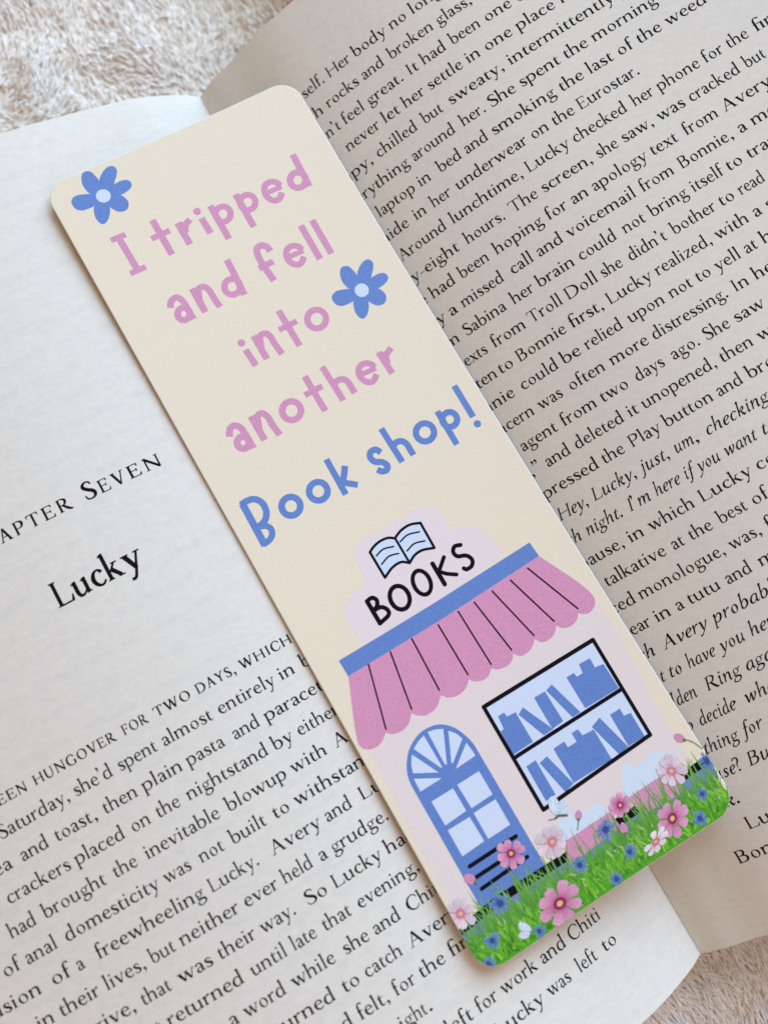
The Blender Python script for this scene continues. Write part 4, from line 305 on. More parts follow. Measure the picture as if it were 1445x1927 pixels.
def gl_caps():
    G = {}
    def g(ch, adv, *parts): G[ch] = (adv, sum(parts, []))
    c_ = CAP
    def caps(x, w=82): return st(x, 0, c_, w)+foot(x, 0, w)+foot(x, c_, w, up=-1)
    g('A', 700, line(112, 10, 345, 648, 28), line(332, 648, 572, 10, 86), bar(190, 470, 222, 248), bar(20, 195, 0, 20), bar(470, 685, 0, 20))
    g('B', 600, caps(120), stroke((120, 618, 26), (260, 622, 28), (395, 575, 66), (415, 480, 84), (365, 375, 66), (250, 338, 26), (120, 336, 26)), stroke((250, 336, 26), (410, 318, 52), (490, 190, 88), (430, 55, 66), (265, 12, 26), (120, 12, 26)))
    g('C', 660, stroke((598, 440, 12), (585, 540, 44), (470, 628, 34), (330, 634, 38), (150, 535, 74), (80, 312, 90), (150, 95, 74), (330, -4, 38), (500, 24, 34), (615, 155, 14)))
    g('D', 750, caps(120), stroke((120, 618, 26), (330, 618, 30), (560, 525, 72), (655, 315, 92), (560, 100, 72), (330, 12, 30), (120, 12, 26)))
    g('E', 575, caps(120), bar(120, 485, c_-27, c_), bar(120, 400, 312, 338), bar(120, 515, 0, 27), [[(440, c_), (490, c_), (488, c_-130), (468, c_-130)]], [[(455, 0), (520, 0), (545, 145), (525, 145)]], [[(372, 312), (372, 338), (398, 400), (410, 400), (410, 250), (398, 250)]])
    g('F', 530, caps(120), bar(120, 475, c_-27, c_), bar(120, 400, 312, 338), [[(430, c_), (480, c_), (485, c_-135), (465, c_-135)]], [[(372, 312), (372, 338), (398, 400), (410, 400), (410, 250), (398, 250)]])
    g('G', 740, stroke((605, 450, 12), (585, 545, 42), (470, 628, 34), (330, 634, 38), (150, 535, 74), (80, 312, 90), (150, 95, 74), (340, -4, 38), (500, 12, 34), (625, 60, 30)), st(615, 20, 275), foot(615, 275, up=-1))
    g('H', 770, caps(122), caps(645), bar(120, 650, 312, 340))
    g('I', 340, caps(170)); g('L', 555, caps(120), bar(120, 500, 0, 27), [[(440, 0), (510, 0), (540, 165), (520, 165)]])
    g('N', 780, line(118, 0, 118, c_, 30), line(100, c_-6, 640, 0, 88, 80), line(640, 0, 640, c_, 30), bar(40, 200, 0, 20), bar(30, 150, c_-20, c_), bar(565, 715, c_-20, c_))
    g('O', 775, oval(385, 315, 335, 332, 92, 34))
    g('P', 560, caps(120), stroke((120, 618, 26), (300, 620, 32), (445, 555, 72), (470, 450, 86), (405, 330, 62), (290, 292, 28), (170, 298, 22)))
    g('R', 650, caps(120), stroke((120, 618, 26), (290, 620, 32), (420, 560, 70), (445, 465, 84), (380, 350, 60), (270, 312, 28), (160, 312, 24)), stroke((270, 320, 60), (430, 130, 90), (560, 20, 74), (665, 6, 22)))
    g('S', 495, stroke((400, 500, 10), (385, 585, 34), (280, 636, 36), (150, 585, 68), (118, 475, 88), (220, 365, 98), (372, 262, 100), (432, 155, 88), (390, 45, 64), (260, -4, 38), (125, 30, 34), (76, 170, 12)))
    g('T', 635, caps(316)[0:1]+foot(316, 0, 82), bar(36, 600, c_-27, c_), [[(36, c_), (82, c_), (50, c_-140), (26, c_-140)]], [[(600, c_), (552, c_), (586, c_-140), (610, c_-140)]])
    g('U', 740, stroke((125, c_, 82), (125, 400, 82), (128, 220, 82), (190, 60, 70), (340, -2, 44), (500, 50, 34), (585, 210, 30), (590, 400, 30), (590, c_, 30)), foot(125, c_, 82, up=-1), bar(510, 670, c_-20, c_))
    g('V', 690, line(110, c_-8, 350, 0, 92, 80), line(575, c_-8, 352, 0, 28), bar(10, 220, c_-20, c_), bar(490, 680, c_-20, c_))
    g('W', 990, line(110, c_-8, 315, 0, 92, 78), line(510, c_-8, 317, 0, 28), line(495, c_-8, 690, 0, 92, 78), line(880, c_-8, 692, 0, 28), bar(10, 220, c_-20, c_), bar(400, 590, c_-20, c_), bar(800, 975, c_-20, c_))
    g('Y', 630, line(100, c_-8, 315, 280, 86, 78), line(530, c_-8, 318, 280, 28), st(316, 0, 300, 80), foot(316, 0, 80), bar(10, 205, c_-20, c_), bar(445, 620, c_-20, c_))
    def com(x, y): return disc((x, y), 58)+stroke((x+28, y+6, 60), (x+38, y-60, 52), (x+8, y-128, 34), (x-30, y-168, 14))
    g('.', 240, disc((115, 42), 62)); g(',', 240, com(108, 42)); g('’', 225, com(105, 680)); g('”', 400, com(100, 680), com(275, 680)); g('-', 320, bar(40, 290, 176, 216))
    g('?', 400, stroke((60, 560, 50), (120, 640, 40), (225, 655, 46), (305, 590, 72), (290, 480, 70), (205, 370, 50), (175, 290, 36), (172, 190, 20)), disc((175, 38), 54)); g(' ', 245)
    return G
def gl_italic():
    """cursive lower case, then slanted"""
    G = {}
    def g(ch, adv, *parts): G[ch] = (adv, sum(parts, []))
    ent = lambda x, y: stroke((x-62, y-75, 12), (x-30, y-22, 34), (x, y, 60), (x, y-60, 70))
    ext = lambda x: stroke((x, 110, 68), (x+8, 40, 58), (x+45, 8, 36), (x+98, 75, 12))
    hump = lambda x0, x1: stroke((x0+22, 190, 18), (x0+80, 320, 30), (x0+150, 388, 44), (x1-10, 360, 62), (x1, 280, 70), (x1, 100, 68))
    bowl = lambda: stroke((330, 350, 26), (250, 396, 34), (140, 330, 58), (80, 190, 76), (100, 60, 62), (170, 8, 42), (250, 60, 26), (325, 200, 22))
    g('a', 430, bowl(), st(330, 90, XH, 66), ext(330)); g('d', 440, bowl(), st(330, 90, ASC, 66), ent(330, ASC), ext(330)); g('q', 430, bowl(), st(330, DSC, XH, 66))
    g('b', 425, st(100, 90, ASC, 66), ent(100, ASC), stroke((100, 120, 66), (125, 30, 52), (210, 4, 38), (315, 90, 66), (345, 230, 76), (300, 360, 58), (220, 392, 34), (125, 260, 20)))
    g('c', 350, stroke((310, 310, 66), (280, 375, 44), (215, 394, 30), (120, 320, 60), (80, 180, 76), (110, 55, 60), (195, 6, 40), (300, 78, 14)))
    g('e', 350, stroke((95, 165, 24), (210, 215, 34), (305, 300, 56), (285, 378, 46), (215, 394, 30), (120, 320, 60), (80, 180, 76), (110, 55, 60), (195, 6, 40), (300, 78, 14)))
    g('f', 280, stroke((345, 640, 58), (300, 698, 46), (225, 690, 40), (180, 580, 62), (165, 380, 68), (140, 60, 68), (110, -130, 60), (50, -225, 42), (-35, -205, 52)), bar(60, 290, 366, 398))
    g('g', 400, oval(190, 262, 136, 132, 60, 28), stroke((285, 350, 20), (340, 378, 34), (392, 374, 46)), stroke((120, 148, 26), (88, 98, 42), (125, 52, 56), (225, 30, 66), (325, -10, 66), (350, -90, 60), (285, -185, 42), (170, -228, 30), (60, -190, 46), (30, -120, 46), (95, -40, 28), (190, 20, 20)))
    g('h', 450, st(95, 0, ASC, 66), ent(95, ASC), hump(95, 325), ext(325)); g('n', 450, st(95, 0, XH, 66), ent(95, XH), hump(95, 325), ext(325))
    g('m', 680, st(95, 0, XH, 66), ent(95, XH), hump(95, 325), st(325, 0, 200, 68), hump(325, 555), ext(555))
    g('i', 230, st(105, 90, XH, 66), ent(105, XH), ext(105), disc((125, 560), 46)); g('l', 225, st(105, 90, ASC, 66), ent(105, ASC), ext(105))
    g('j', 230, st(115, -60, XH, 66), ent(115, XH), stroke((115, -40, 66), (90, -160, 54), (30, -225, 40), (-45, -205, 50)), disc((135, 560), 46))
    g('k', 420, st(95, 0, ASC, 66), ent(95, ASC), stroke((110, 190, 20), (200, 330, 32), (290, 390, 50), (320, 320, 56), (250, 240, 40), (150, 205, 24)), stroke((190, 215, 40), (280, 60, 72), (330, 10, 56), (405, 80, 12)))
    g('o', 405, oval(200, 197, 146, 208, 76, 30)); g('p', 445, st(100, DSC, XH, 66), ent(100, XH), bar(30, 190, DSC, DSC+20), stroke((120, 220, 18), (200, 350, 32), (275, 392, 44), (350, 310, 68), (350, 180, 74), (290, 50, 56), (205, 4, 34), (130, 40, 26)))
    g('r', 320, st(95, 0, XH, 66), ent(95, XH), stroke((115, 200, 18), (180, 330, 30), (250, 392, 56), (300, 365, 66)))
    g('s', 320, stroke((265, 310, 44), (215, 390, 36), (135, 375, 46), (105, 305, 66), (165, 215, 78), (230, 110, 74), (185, 20, 50), (110, 6, 36), (50, 80, 48)))
    g('t', 275, stroke((170, 520, 14), (140, 410, 54), (115, 250, 70), (105, 110, 68), (130, 25, 52), (185, 10, 34), (255, 80, 12)), bar(40, 255, 366, 396))
    g('u', 455, ent(95, XH), stroke((95, 380, 68), (95, 120, 68), (120, 20, 56), (190, 10, 40), (270, 100, 26), (325, 220, 20)), st(325, 90, XH, 66), ext(325))
    g('v', 400, stroke((45, 340, 14), (90, 390, 50), (130, 300, 72), (170, 100, 66), (190, 0, 56)), stroke((190, 2, 36), (290, 150, 36), (345, 300, 54), (310, 390, 50)))
    g('w', 600, stroke((45, 340, 14), (90, 390, 50), (130, 300, 72), (160, 100, 66), (175, 0, 56)), stroke((175, 2, 30), (260, 180, 26), (330, 390, 26)), line(345, 392, 375, 0, 72, 56), stroke((380, 2, 36), (480, 150, 36), (535, 300, 54), (500, 390, 50)))
    g('y', 415, stroke((45, 340, 14), (90, 390, 50), (130, 300, 72), (165, 120, 66), (200, 0, 50)), stroke((365, 390, 60), (335, 250, 40), (240, 30, 30), (120, -170, 36), (50, -222, 52), (-5, -200, 56)))
    sl = lambda polys: [[(x+y_*0.24, y_) for x, y_ in p] for p in polys]
    caps = gl_caps()
    out = {k: (a, sl(p)) for k, (a, p) in G.items()}
    for k, (a, p) in caps.items():
        if k not in out: out[k] = (a*(0.93 if k.isalpha() else 1), sl([[(x*(0.93 if k.isalpha() else 1), y_) for x, y_ in q] for q in p]) if k.isalpha() else p)
    return out
LOW = gl_lower(); CAPS = gl_caps(); ROM = {**CAPS, **LOW}; ITA = gl_italic()
def scale_glyph(gl, k, fat=0.0):
    a, P = gl; return (a*k, [[(x*k, y_*k) for x, y_ in p] for p in P])
def embolden(gl, d):
    """thicken by laying the same strokes twice, slightly apart"""
    a, P = gl; return (a+d, P+[[(x+d, y_) for x, y_ in p] for p in P]+[[(x+d/2, y_+d*.25) for x, y_ in p] for p in P])
SCAP = {k.lower(): (a*.735+42, scale_glyph(embolden((a, P), 36), .715)[1]) for k, (a, P) in CAPS.items() if k.isalpha()}
SCAP = {**CAPS, **SCAP}
HEAD = {}
for k, gl in CAPS.items():
    a, P = embolden(gl, 24); HEAD[k] = (a*1.06+95, [[(x*1.06, y_) for x, y_ in p] for p in P])
    if k.isalpha(): HEAD[k.lower()] = (a*.80+105, [[(x*.80, y_*.755) for x, y_ in p] for p in embolden(gl, 28)[1]])
BOLD = {k: embolden(gl, 24) for k, gl in ROM.items()}
EM = 4.05; VS = 0.825   # VS: letter height against width
STY = {'r': (ROM, EM), 'i': (ITA, EM*1.03), 'c': (SCAP, EM*1.03), 'h': (HEAD, 5.6), 'b': (BOLD, 8.1)}
def set_line(text, style, v, anchors):
    font, em = STY[style]; text = text.replace('fi', 'ﬁ') if style == 'r' and 'fi' in text else text
    return font, em, text
def reach(font, ch, side):
    xs_ = [x for p in font[ch][1] for x, y_ in p if -30 < y_ < 130] or [x for p in font[ch][1] for x, y_ in p]
    return max(xs_) if side else min(xs_)
def text_mesh(lines):
    V = []; F = []; nv = 0; lifts = []
    for text, style, v, anchors, side in lines:
        font, em = STY[style]
        pen = [0.0]; 
        for ch in text: pen.append(pen[-1]+font[ch][0])
        pen = np.array(pen); A = []
        for a, s in anchors: A.append((pen[a-1]+reach(font, text[a-1], 0), s) if a > 0 else (pen[-a-1]+reach(font, text[-a-1], 1), s))
        A.sort(); xa = np.array([q[0] for q in A]); sa = np.array([q[1] for q in A]); k0 = em/1000
        if len(xa) > 1: k0 = .5*k0+.5*(sa[-1]-sa[0])/(xa[-1]-xa[0])
        def mp(x):
            x = np.asarray(x, float); r = np.interp(x, xa, sa)
            r = np.where(x < xa[0], sa[0]+(x-xa[0])*k0, r); return np.where(x > xa[-1], sa[-1]+(x-xa[-1])*k0, r)
        skip = False
        for i, ch in enumerate(text):
            polys = font[ch][1]
            if style == 'r' and ch == 'f' and text[i+1:i+2] == 'i':
                polys = font['ﬁ'][1]; kx = (font['f'][0]+font['i'][0])/font['ﬁ'][0]; polys = [[(x*kx, y_) for x, y_ in p] for p in polys]; skip = True
            elif skip: skip = False; continue
            jv = random.gauss(0, .008)
            for pi, p in enumerate(polys):
                P = np.array(p, float); S = mp(P[:, 0]+pen[i]); Y = v+jv+P[:, 1]*em*VS/1000
                if abs(S).min() < 1.0 or abs(Y).max() > H/2-1: continue
                V.append(np.c_[S, Y]); lifts += [0.012+0.0006*(pi % 24)]*len(P); F.append(list(range(nv, nv+len(P)))); nv += len(P)
    V = np.vstack(V); return mesh_np('printed_text', page_xyz(V[:, 0], V[:, 1], np.array(lifts)), F)
for side, pg in (('L', pageL), ('R', pageR)):
    body = [l for l in TEXT if l[4] == side and l[1] not in 'hb']
    link('printed_text', text_mesh(body), M_ink, pg)
    hd = [l for l in TEXT if l[4] == side and l[1] in 'hb']
    for l in hd: link('printed_heading', text_mesh([l]), M_ink, pg)

# ------------------------------------------------------------------ bookmark
bR = GEO['bR']; bt = GEO['bt']; BW, BL = GEO['BW'], GEO['BL']; BE = GEO['bend']
BM4 = Matrix(((*bR[0], bt[0]*MM), (*bR[1], bt[1]*MM), (*bR[2], bt[2]*MM), (0, 0, 0, 1)))
mark = empty('bookmark', BM4)
tag(mark, 'cream bookmark printed with a pink and blue book shop above grass and flowers', 'bookmark')
def card_xyz(UV, w):
    UV = np.asarray(UV, float); u, v = UV[:, 0], UV[:, 1]
    return np.c_[u, v, -BE[0]*(1-(v/(BL/2))**2)-BE[1]*(1-(u/(BW/2))**2)+BE[2]*u*v/1000+w]*MM
RC = 4.1
def rounded(n=9, inset=0.0):
    pts = []; a, b, r = BW/2-inset, BL/2-inset, RC-inset
    for cx_, cy_, q0 in ((a-r, b-r, 0), (-a+r, b-r, 90), (-a+r, -b+r, 180), (a-r, -b+r, 270)):
        pts += [(cx_+r*math.cos(math.radians(q0+q)), cy_+r*math.sin(math.radians(q0+q))) for q in np.linspace(0, 90, n)]
    return pts
def inside(u, v, m=0.15):
    a, b = BW/2-m, BL/2-m; r = RC-m
    if abs(u) > a or abs(v) > b: return False
    du, dv = abs(u)-(a-r), abs(v)-(b-r)
    return not (du > 0 and dv > 0 and du*du+dv*dv > r*r)
def flat_mesh(name, polys, layer, colors=None, jit=None, clip=True):
    """artwork polygons in card millimetres -> thin printed film that follows the card"""
    bm = bmesh.new(); cl_ = bm.loops.layers.float_color.new('print') if colors else None
    for k, p in enumerate(polys):
        w = layer*0.004+.25*(jit[k] if jit is not None else 0.0007*(k % 12))
        vs = [bm.verts.new((q[0], q[1], w)) for q in p]
        try: f = bm.faces.new(vs)
        except ValueError: continue
        f.normal_update()
        if f.normal.z < 0: f.normal_flip()
        if colors:
            cc = colors[k]
            for lp in f.loops:
                i = vs.index(lp.vert); q = cc[i] if isinstance(cc[0], (list, tuple)) else cc; lp[cl_] = (*q[:3], 1)
    us = [v.co.x for v in bm.verts]; vv = [v.co.y for v in bm.verts]
    def cut(co, no, outer=False): bmesh.ops.bisect_plane(bm, geom=bm.verts[:]+bm.edges[:]+bm.faces[:], plane_co=co, plane_no=no, clear_outer=outer)
    if clip:
        e = 0.06
        for co, no in (((BW/2-e, 0, 0), (1, 0, 0)), ((-BW/2+e, 0, 0), (-1, 0, 0)), ((0, -BL/2+e, 0), (0, -1, 0))):
            if max(us) > BW/2-e or min(us) < -BW/2+e or min(vv) < -BL/2+e: cut(co, no, True)
        if min(vv) < -BL/2+RC:
            for sg in (-1, 1):
                if max(sg*u for u in us) > BW/2-RC:
                    for q in (12, 30, 48, 66, 80):
                        n_ = (sg*math.cos(math.radians(q)), -math.sin(math.radians(q)), 0)
                        cut((sg*(BW/2-RC)+n_[0]*(RC-e), -BL/2+RC+n_[1]*(RC-e), 0), n_, True)
    step = 4.0
    for q in np.arange(math.ceil(min(us)/step)*step, max(us), step): cut((q, 0, 0), (1, 0, 0))
    for q in np.arange(math.ceil(min(vv)/step)*step, max(vv), step): cut((0, q, 0), (0, 1, 0))
    X = np.array([v.co[:] for v in bm.verts]); Y = card_xyz(X[:, :2], X[:, 2])
    for v, y_ in zip(bm.verts, Y): v.co = y_
    me = bpy.data.meshes.new(name); bm.to_mesh(me); bm.free(); return me
# the card itself
def card():
    bm = bmesh.new(); rim = []
    # top and bottom sheets, then the cut edge between them
    for w, up in ((0.0, True), (-0.48, False)):
        top = rounded(12, 0.15 if up else 0.02); b2 = bmesh.new(); f = b2.faces.new([b2.verts.new((u, v, 0)) for u, v in top])
        if not up: f.normal_flip()
        for q in np.arange(-24, 25, 4.0): bmesh.ops.bisect_plane(b2, geom=b2.verts[:]+b2.edges[:]+b2.faces[:], plane_co=(q, 0, 0), plane_no=(1, 0, 0))
        for q in np.arange(-72, 73, 4.0): bmesh.ops.bisect_plane(b2, geom=b2.verts[:]+b2.edges[:]+b2.faces[:], plane_co=(0, q, 0), plane_no=(0, 1, 0))
        b2.verts.ensure_lookup_table(); X = np.array([v.co[:] for v in b2.verts]); Y = card_xyz(X[:, :2], w); vm = [bm.verts.new(y_) for y_ in Y]
        for f in b2.faces:
            nf = bm.faces.new([vm[v.index] for v in f.verts]); nf.smooth = True
        rim.append([vm[v.index] for v in sorted((v for v in b2.verts if v.is_boundary), key=lambda v: math.atan2(v.co.y/BL, v.co.x/BW))])
        low_uv = [(v.co.x, v.co.y) for v in sorted((v for v in b2.verts if v.is_boundary), key=lambda v: math.atan2(v.co.y/BL, v.co.x/BW))]; b2.free()
    n = min(len(rim[0]), len(rim[1])); assert len(rim[0]) == len(rim[1])
    mid = [bm.verts.new(q) for q in card_xyz([(u*(BW/2)/(BW/2-.02), v*(BL/2)/(BL/2-.02)) for u, v in low_uv], -0.09)]
    for a, b in ((rim[0], mid), (mid, rim[1])):
        for k in range(n): bm.faces.new([a[k], a[(k+1) % n], b[(k+1) % n], b[k]]).material_index = 1
    for e in bm.edges:
        if any(f.material_index for f in e.link_faces): e.smooth = False
    bmesh.ops.recalc_face_normals(bm, faces=bm.faces)
    me = bpy.data.meshes.new('card'); bm.to_mesh(me); bm.free(); return me
link('card', card(), [M_card, M_cardedge], mark)
def art(key):
    polys = []
    for it in ART[key]:
        if it[0] == 's':
            P = np.array(it[1]); P = catmull(P, 6) if it[4] and len(P) > 2 else P
            polys += ribbon(P, it[2])
            if it[3]: polys += disc(P[0], it[2]/2)+disc(P[-1], it[2]/2)
            if len(P) > 2 and not it[4]:
                for q in P[1:-1]: polys += disc(q, it[2]/2)
        elif it[0] == 'r':
            P = np.array(it[1]); c0 = P.mean(0); d = P-c0; L_ = np.linalg.norm(d, axis=1)[:, None]; O = c0+d*(1+it[2]/2/L_); I = c0+d*(1-it[2]/2/L_); k = len(P)
            polys += [[O[i], I[i], I[(i+1) % k], O[(i+1) % k]] for i in range(k)]
        elif it[0] == 'p': polys.append(catmull_closed(it[1]) if it[2] else it[1])
        elif it[0] == 'd': polys += disc(it[1], it[2], 22)
    return polys
def film(name, key, m, layer, parent=mark, **kw): return link(name, flat_mesh(name, art(key), layer, **kw), m, parent)
for key, m in (('lettering_tripped', M_pink), ('lettering_fell', M_pink), ('lettering_into', M_pink), ('lettering_another', M_pink), ('lettering_book_shop', M_blue)):
    o = film('lettering', key, m, 2)
    if m is M_blue: o['label'] = 'blue lettering'
for c0 in FC:
    P = [[(q[0]+c0[0], q[1]+c0[1]) for q in p] for p in art('flower_one')]
    o = link('blue_flower', flat_mesh('blue_flower', P, 3), M_blue, mark)
    link('flower_center', flat_mesh('flower_center', disc(c0, FR, 28), 5), M_pane, o)
film('sign_cloud', 'sign_cloud', M_lilac, 1)
wall = film('shop_wall', 'shop_wall', M_wall, 2)
icon = film('open_book_picture', 'book_icon_pages', M_pane, 4); film('outline', 'book_icon_lines', M_black, 6, icon)
film('sign_lettering', 'sign_lettering', M_black, 4)
awn = film('awning', 'awning_canopy', M_awn, 4); film('awning_beam', 'awning_beam', M_blue, 5, awn); film('awning_seams', 'awning_stripes', M_black, 6, awn)
door = film('shop_door', 'shop_door', M_blue, 4)
for it in ART['door_panes']: link('door_pane', flat_mesh('door_pane', [it[1]], 6), M_pane, door)
film('door_slots', 'door_slots', M_black, 6, door)
win = film('shop_window', 'window_glass', M_pane, 4); film('books_on_shelves', 'window_books', M_blue, 6, win); film('window_frame', 'window_frame', M_black, 8, win)
film('base_step', 'base_step', M_step, 4); film('base_band', 'base_band', M_black, 6)
for it in ART['bush']: link('white_bush', flat_mesh('white_bush', [catmull_closed(it[1])], 5), M_bush, mark)
for it in ART['planter']: link('planter', flat_mesh('planter', [it[1]], 7), M_awn, mark)
# grass: printed blades, each its own tone
def lerp(a, b, t): return tuple(x+(y_-x)*t for x, y_ in zip(a, b))
GR = [(0.030, 0.18, 0.006), (0.085, 0.38, 0.012), (0.15, 0.49, 0.018), (0.050, 0.28, 0.010), (0.27, 0.60, 0.05)]
def grass():
    polys = []; cols = []; jit = []
    def blade(u, v, ang, L_, w, c0, c1, z, curl):
        n = 5; P = [(u, v)]; a = ang
        for i in range(n):
            P.append((P[-1][0]+L_/n*math.sin(a), P[-1][1]+L_/n*math.cos(a))); a += curl/n
        for i, q in enumerate(ribbon(P, [w*(1-(k/n)**1.6)+.02 for k in range(n+1)])):
            a0, a1 = lerp(c0, c1, i/n), lerp(c0, c1, (i+1)/n); polys.append(q); cols.append([a0, a0, a1, a1]); jit.append(z)
    # ground fill with ragged top
    b = [(u, v) for u, v in rounded(9, 0.1) if v < -BL/2+RC+.01]; b.sort(key=lambda q: math.atan2(q[1]+60, q[0]))
    b = [q for q in b]; left = min(b); right = max(b)
    topr = []
    for k, u in enumerate(np.linspace(BW/2-.1, -BW/2+.1, 46)): topr.append((u, -BL/2+4.2+random.uniform(-1.0, 1.0)+.9*math.sin(u*.42+1)))
    polys.append([q for q in b]+topr); cols.append((0.075, 0.36, 0.010)); jit.append(0)
    for k in range(1050):
        t = random.random(); u = random.uniform(-BW/2, BW/2); hgt = random.random()
        v = -BL/2+0.2+hgt*4.9
        if not inside(u, v, .3): continue
        front = 1-hgt; c0 = random.choice(GR); c1 = lerp(random.choice(GR), (0.17, 0.50, 0.05), random.random()*.7)
        if hgt > .55 and random.random() < .5: c1 = lerp(c1, (0.17, 0.29, 0.13), .6)
        blade(u, v, random.gauss(-.05, .38), random.uniform(1.7, 3.1)*(1.0 if hgt > .6 else .9), random.uniform(.28, .62), c0, c1, 0.004+0.06*front+random.random()*.012, random.gauss(0, .5))
    for k in range(125):   # the tall thin ones
        u = random.uniform(-BW/2+.5, BW/2-.5); v = -BL/2+random.uniform(3.6, 5.4)
        if u > 21 and random.random() < .6: continue
        blade(u, v, random.gauss(0, .22), random.uniform(4.2, 7.4), random.uniform(.26, .44), (0.07, 0.30, 0.02), lerp((0.15, 0.34, 0.08), (.27, .54, .12), random.random()), 0.03+random.random()*.03, random.gauss(0, .3))
    for k in range(26):   # seed flecks
        u = random.uniform(-BW/2+1.5, BW/2-1.5); v = -BL/2+random.uniform(1.5, 5.5)
        if inside(u, v, 1): blade(u, v, random.gauss(-.3, .3), random.uniform(.7, 1.5), .2, (.45, .62, .15), (.6, .72, .3), .082+random.random()*.004, 0)
    return flat_mesh('grass', polys, 9, cols, jit)
go = link('grass', grass(), M_print, mark); go['kind'] = 'stuff'
# cosmos, cornflowers, buds, butterflies (0.1136 mm of card to a photograph pixel)
PX = 0.1136
PAL = {'pink': ((.30, .015, .10), (.66, .22, .40), (.74, .38, .54)), 'mag': ((.36, .01, .13), (.62, .14, .34), (.75, .42, .58)), 'pale': ((.62, .20, .30), (.76, .56, .63), (.77, .66, .71)), 'white': ((.62, .14, .25), (.82, .62, .68), (.84, .76, .80))}
def cosmos(i, c0, r, pal, sq, rot_):
    r *= PX; c1, c2, c3 = PAL[pal]; polys = []; cols = []; n = 8; jit = []
    for k in range(n):
        if pal == 'white' and k in (2,): continue
        q = 2*math.pi*k/n+rot_+random.uniform(-.1, .1); rr = r*random.uniform(.80, 1.0); hw = random.uniform(.36, .43)
        prof = [(.06, 1.0), (.28, 1.0), (.50, 1.02), (.74, .98), (.92, .76), (1.0, .36)]
        L_ = []; R_ = []
        for f, wd in prof:
            half = hw*wd
            L_.append((f*rr*math.cos(q+half*.9), f*rr*math.sin(q+half*.9))); R_.append((f*rr*math.cos(q-half*.9), f*rr*math.sin(q-half*.9)))
        col = lambda f: lerp(c1, c2, max(0, min(1, (f-.12)/.34))) if f < .46 else lerp(c2, c3, (f-.46)/.54)
        tone = random.uniform(.9, 1.08)
        for a in range(len(prof)-1):
            ca, cb = [tuple(min(1, x*tone) for x in col(prof[t][0])) for t in (a, a+1)]
            polys.append([L_[a], R_[a], R_[a+1], L_[a+1]]); cols.append([ca, ca, cb, cb]); jit.append(0.0012*k)
    d = disc((0, 0), r*.26, 14)[0]; polys.append(d); cols.append(c1); jit.append(.011)
    tl = rot_*.7; ct, s_ = math.cos(tl), math.sin(tl)
    def place(p): 
        x, y_ = p[0], p[1]*sq; return (c0[0]+x*ct-y_*s_, c0[1]+x*s_+y_*ct)
    o = link('cosmos_flower', flat_mesh('cosmos_flower', [[place(p) for p in P] for P in polys], 20+i, cols, jit), M_print, mark)
    link('flower_center', flat_mesh('flower_center', [[place(p) for p in disc((0, 0), r*.13, 12)[0]]], 22+i, [(.85, .48, .22)], [.003]), M_print, o)
for i, a in enumerate(COS): cosmos(i, *a)
for i, (c0, r) in enumerate(CORN):
    r *= PX*.98; polys = []; cols = []; jit = []
    for k in range(19):
        q = 2*math.pi*k/17+random.uniform(-.15, .15); rr = r*random.uniform(.7, 1.15); h_ = random.uniform(.13, .2)
        P = [(.1*r*math.cos(q), .1*r*math.sin(q)), (.75*rr*math.cos(q-h_), .75*rr*math.sin(q-h_)), (rr*math.cos(q-h_*.6), rr*math.sin(q-h_*.6)), (.9*rr*math.cos(q), .9*rr*math.sin(q)), (rr*math.cos(q+h_*.6), rr*math.sin(q+h_*.6)), (.75*rr*math.cos(q+h_), .75*rr*math.sin(q+h_))]
        tone = random.uniform(.8, 1.25); ci = (.05*tone, .12*tone, .38); co = (.19*tone, .34*tone, .56)
        polys.append([(x+c0[0], y_+c0[1]) for x, y_ in P]); cols.append([ci, lerp(ci, co, .6), co, co, co, lerp(ci, co, .6)]); jit.append(.0006*k)
    polys.append([(x+c0[0], y_+c0[1]) for x, y_ in disc((0, 0), r*.34, 10)[0]]); cols.append((.03, .07, .27)); jit.append(.0125)
    link('cornflower', flat_mesh('cornflower', polys, 18+i % 2, cols, jit), M_print, mark)
for i, (a, b, r) in enumerate(BUD):
    r *= PX*1.1; a = np.array(a); b = np.array(b); mid = (a+b)/2+np.array([.25, .2]); polys = ribbon(catmull([a, mid, b], 5), .16); cols = [(.16, .30, .10)]*len(polys)
    d = (a-b)/np.linalg.norm(a-b); n_ = np.array([-d[1], d[0]])
    P = [a-d*r*1.2, a-d*r*.5+n_*r*.75, a+d*r*.6+n_*r*.8, a+d*r*1.4, a+d*r*.6-n_*r*.8, a-d*r*.5-n_*r*.75]; polys.append(catmull_closed(P, 3).tolist()); cols.append((.66, .28, .46))
    polys.append([a-d*r*1.5, a-d*r*.8+n_*r*.5, a-d*r*.6, a-d*r*.8-n_*r*.5]); cols.append((.14, .18, .08))
    link('flower_bud', flat_mesh('flower_bud', polys, 24, cols, [.0006*k for k in range(len(polys))]), M_print, mark)
for key, base in (('a', (.70, .80, .88)), ('b', (.72, .78, .86))):
    P = BF[key]; polys = [catmull_closed(P[0]).tolist(), catmull_closed(P[1]).tolist()]; cols = [base, tuple(x*.96 for x in base)]
    for w in P[:2]:
        root = np.array(w[0]); 
        for q in w[2:-1]:
            for rb in ribbon([root, root+(np.array(q)-root)*.9], [.05, .09]): polys.append(rb); cols.append((.42, .54, .64))
    if len(P) > 2:
        for w in P[2:]:
            rb = ribbon(np.array(w), [.35]*len(w) if len(w) > 2 else [.12]*2); polys += rb; cols += [(.09, .13, .17)]*len(rb)
    link('butterfly', flat_mesh('butterfly', polys, 26, cols, [.0006*k for k in range(len(polys))]), M_print, mark)

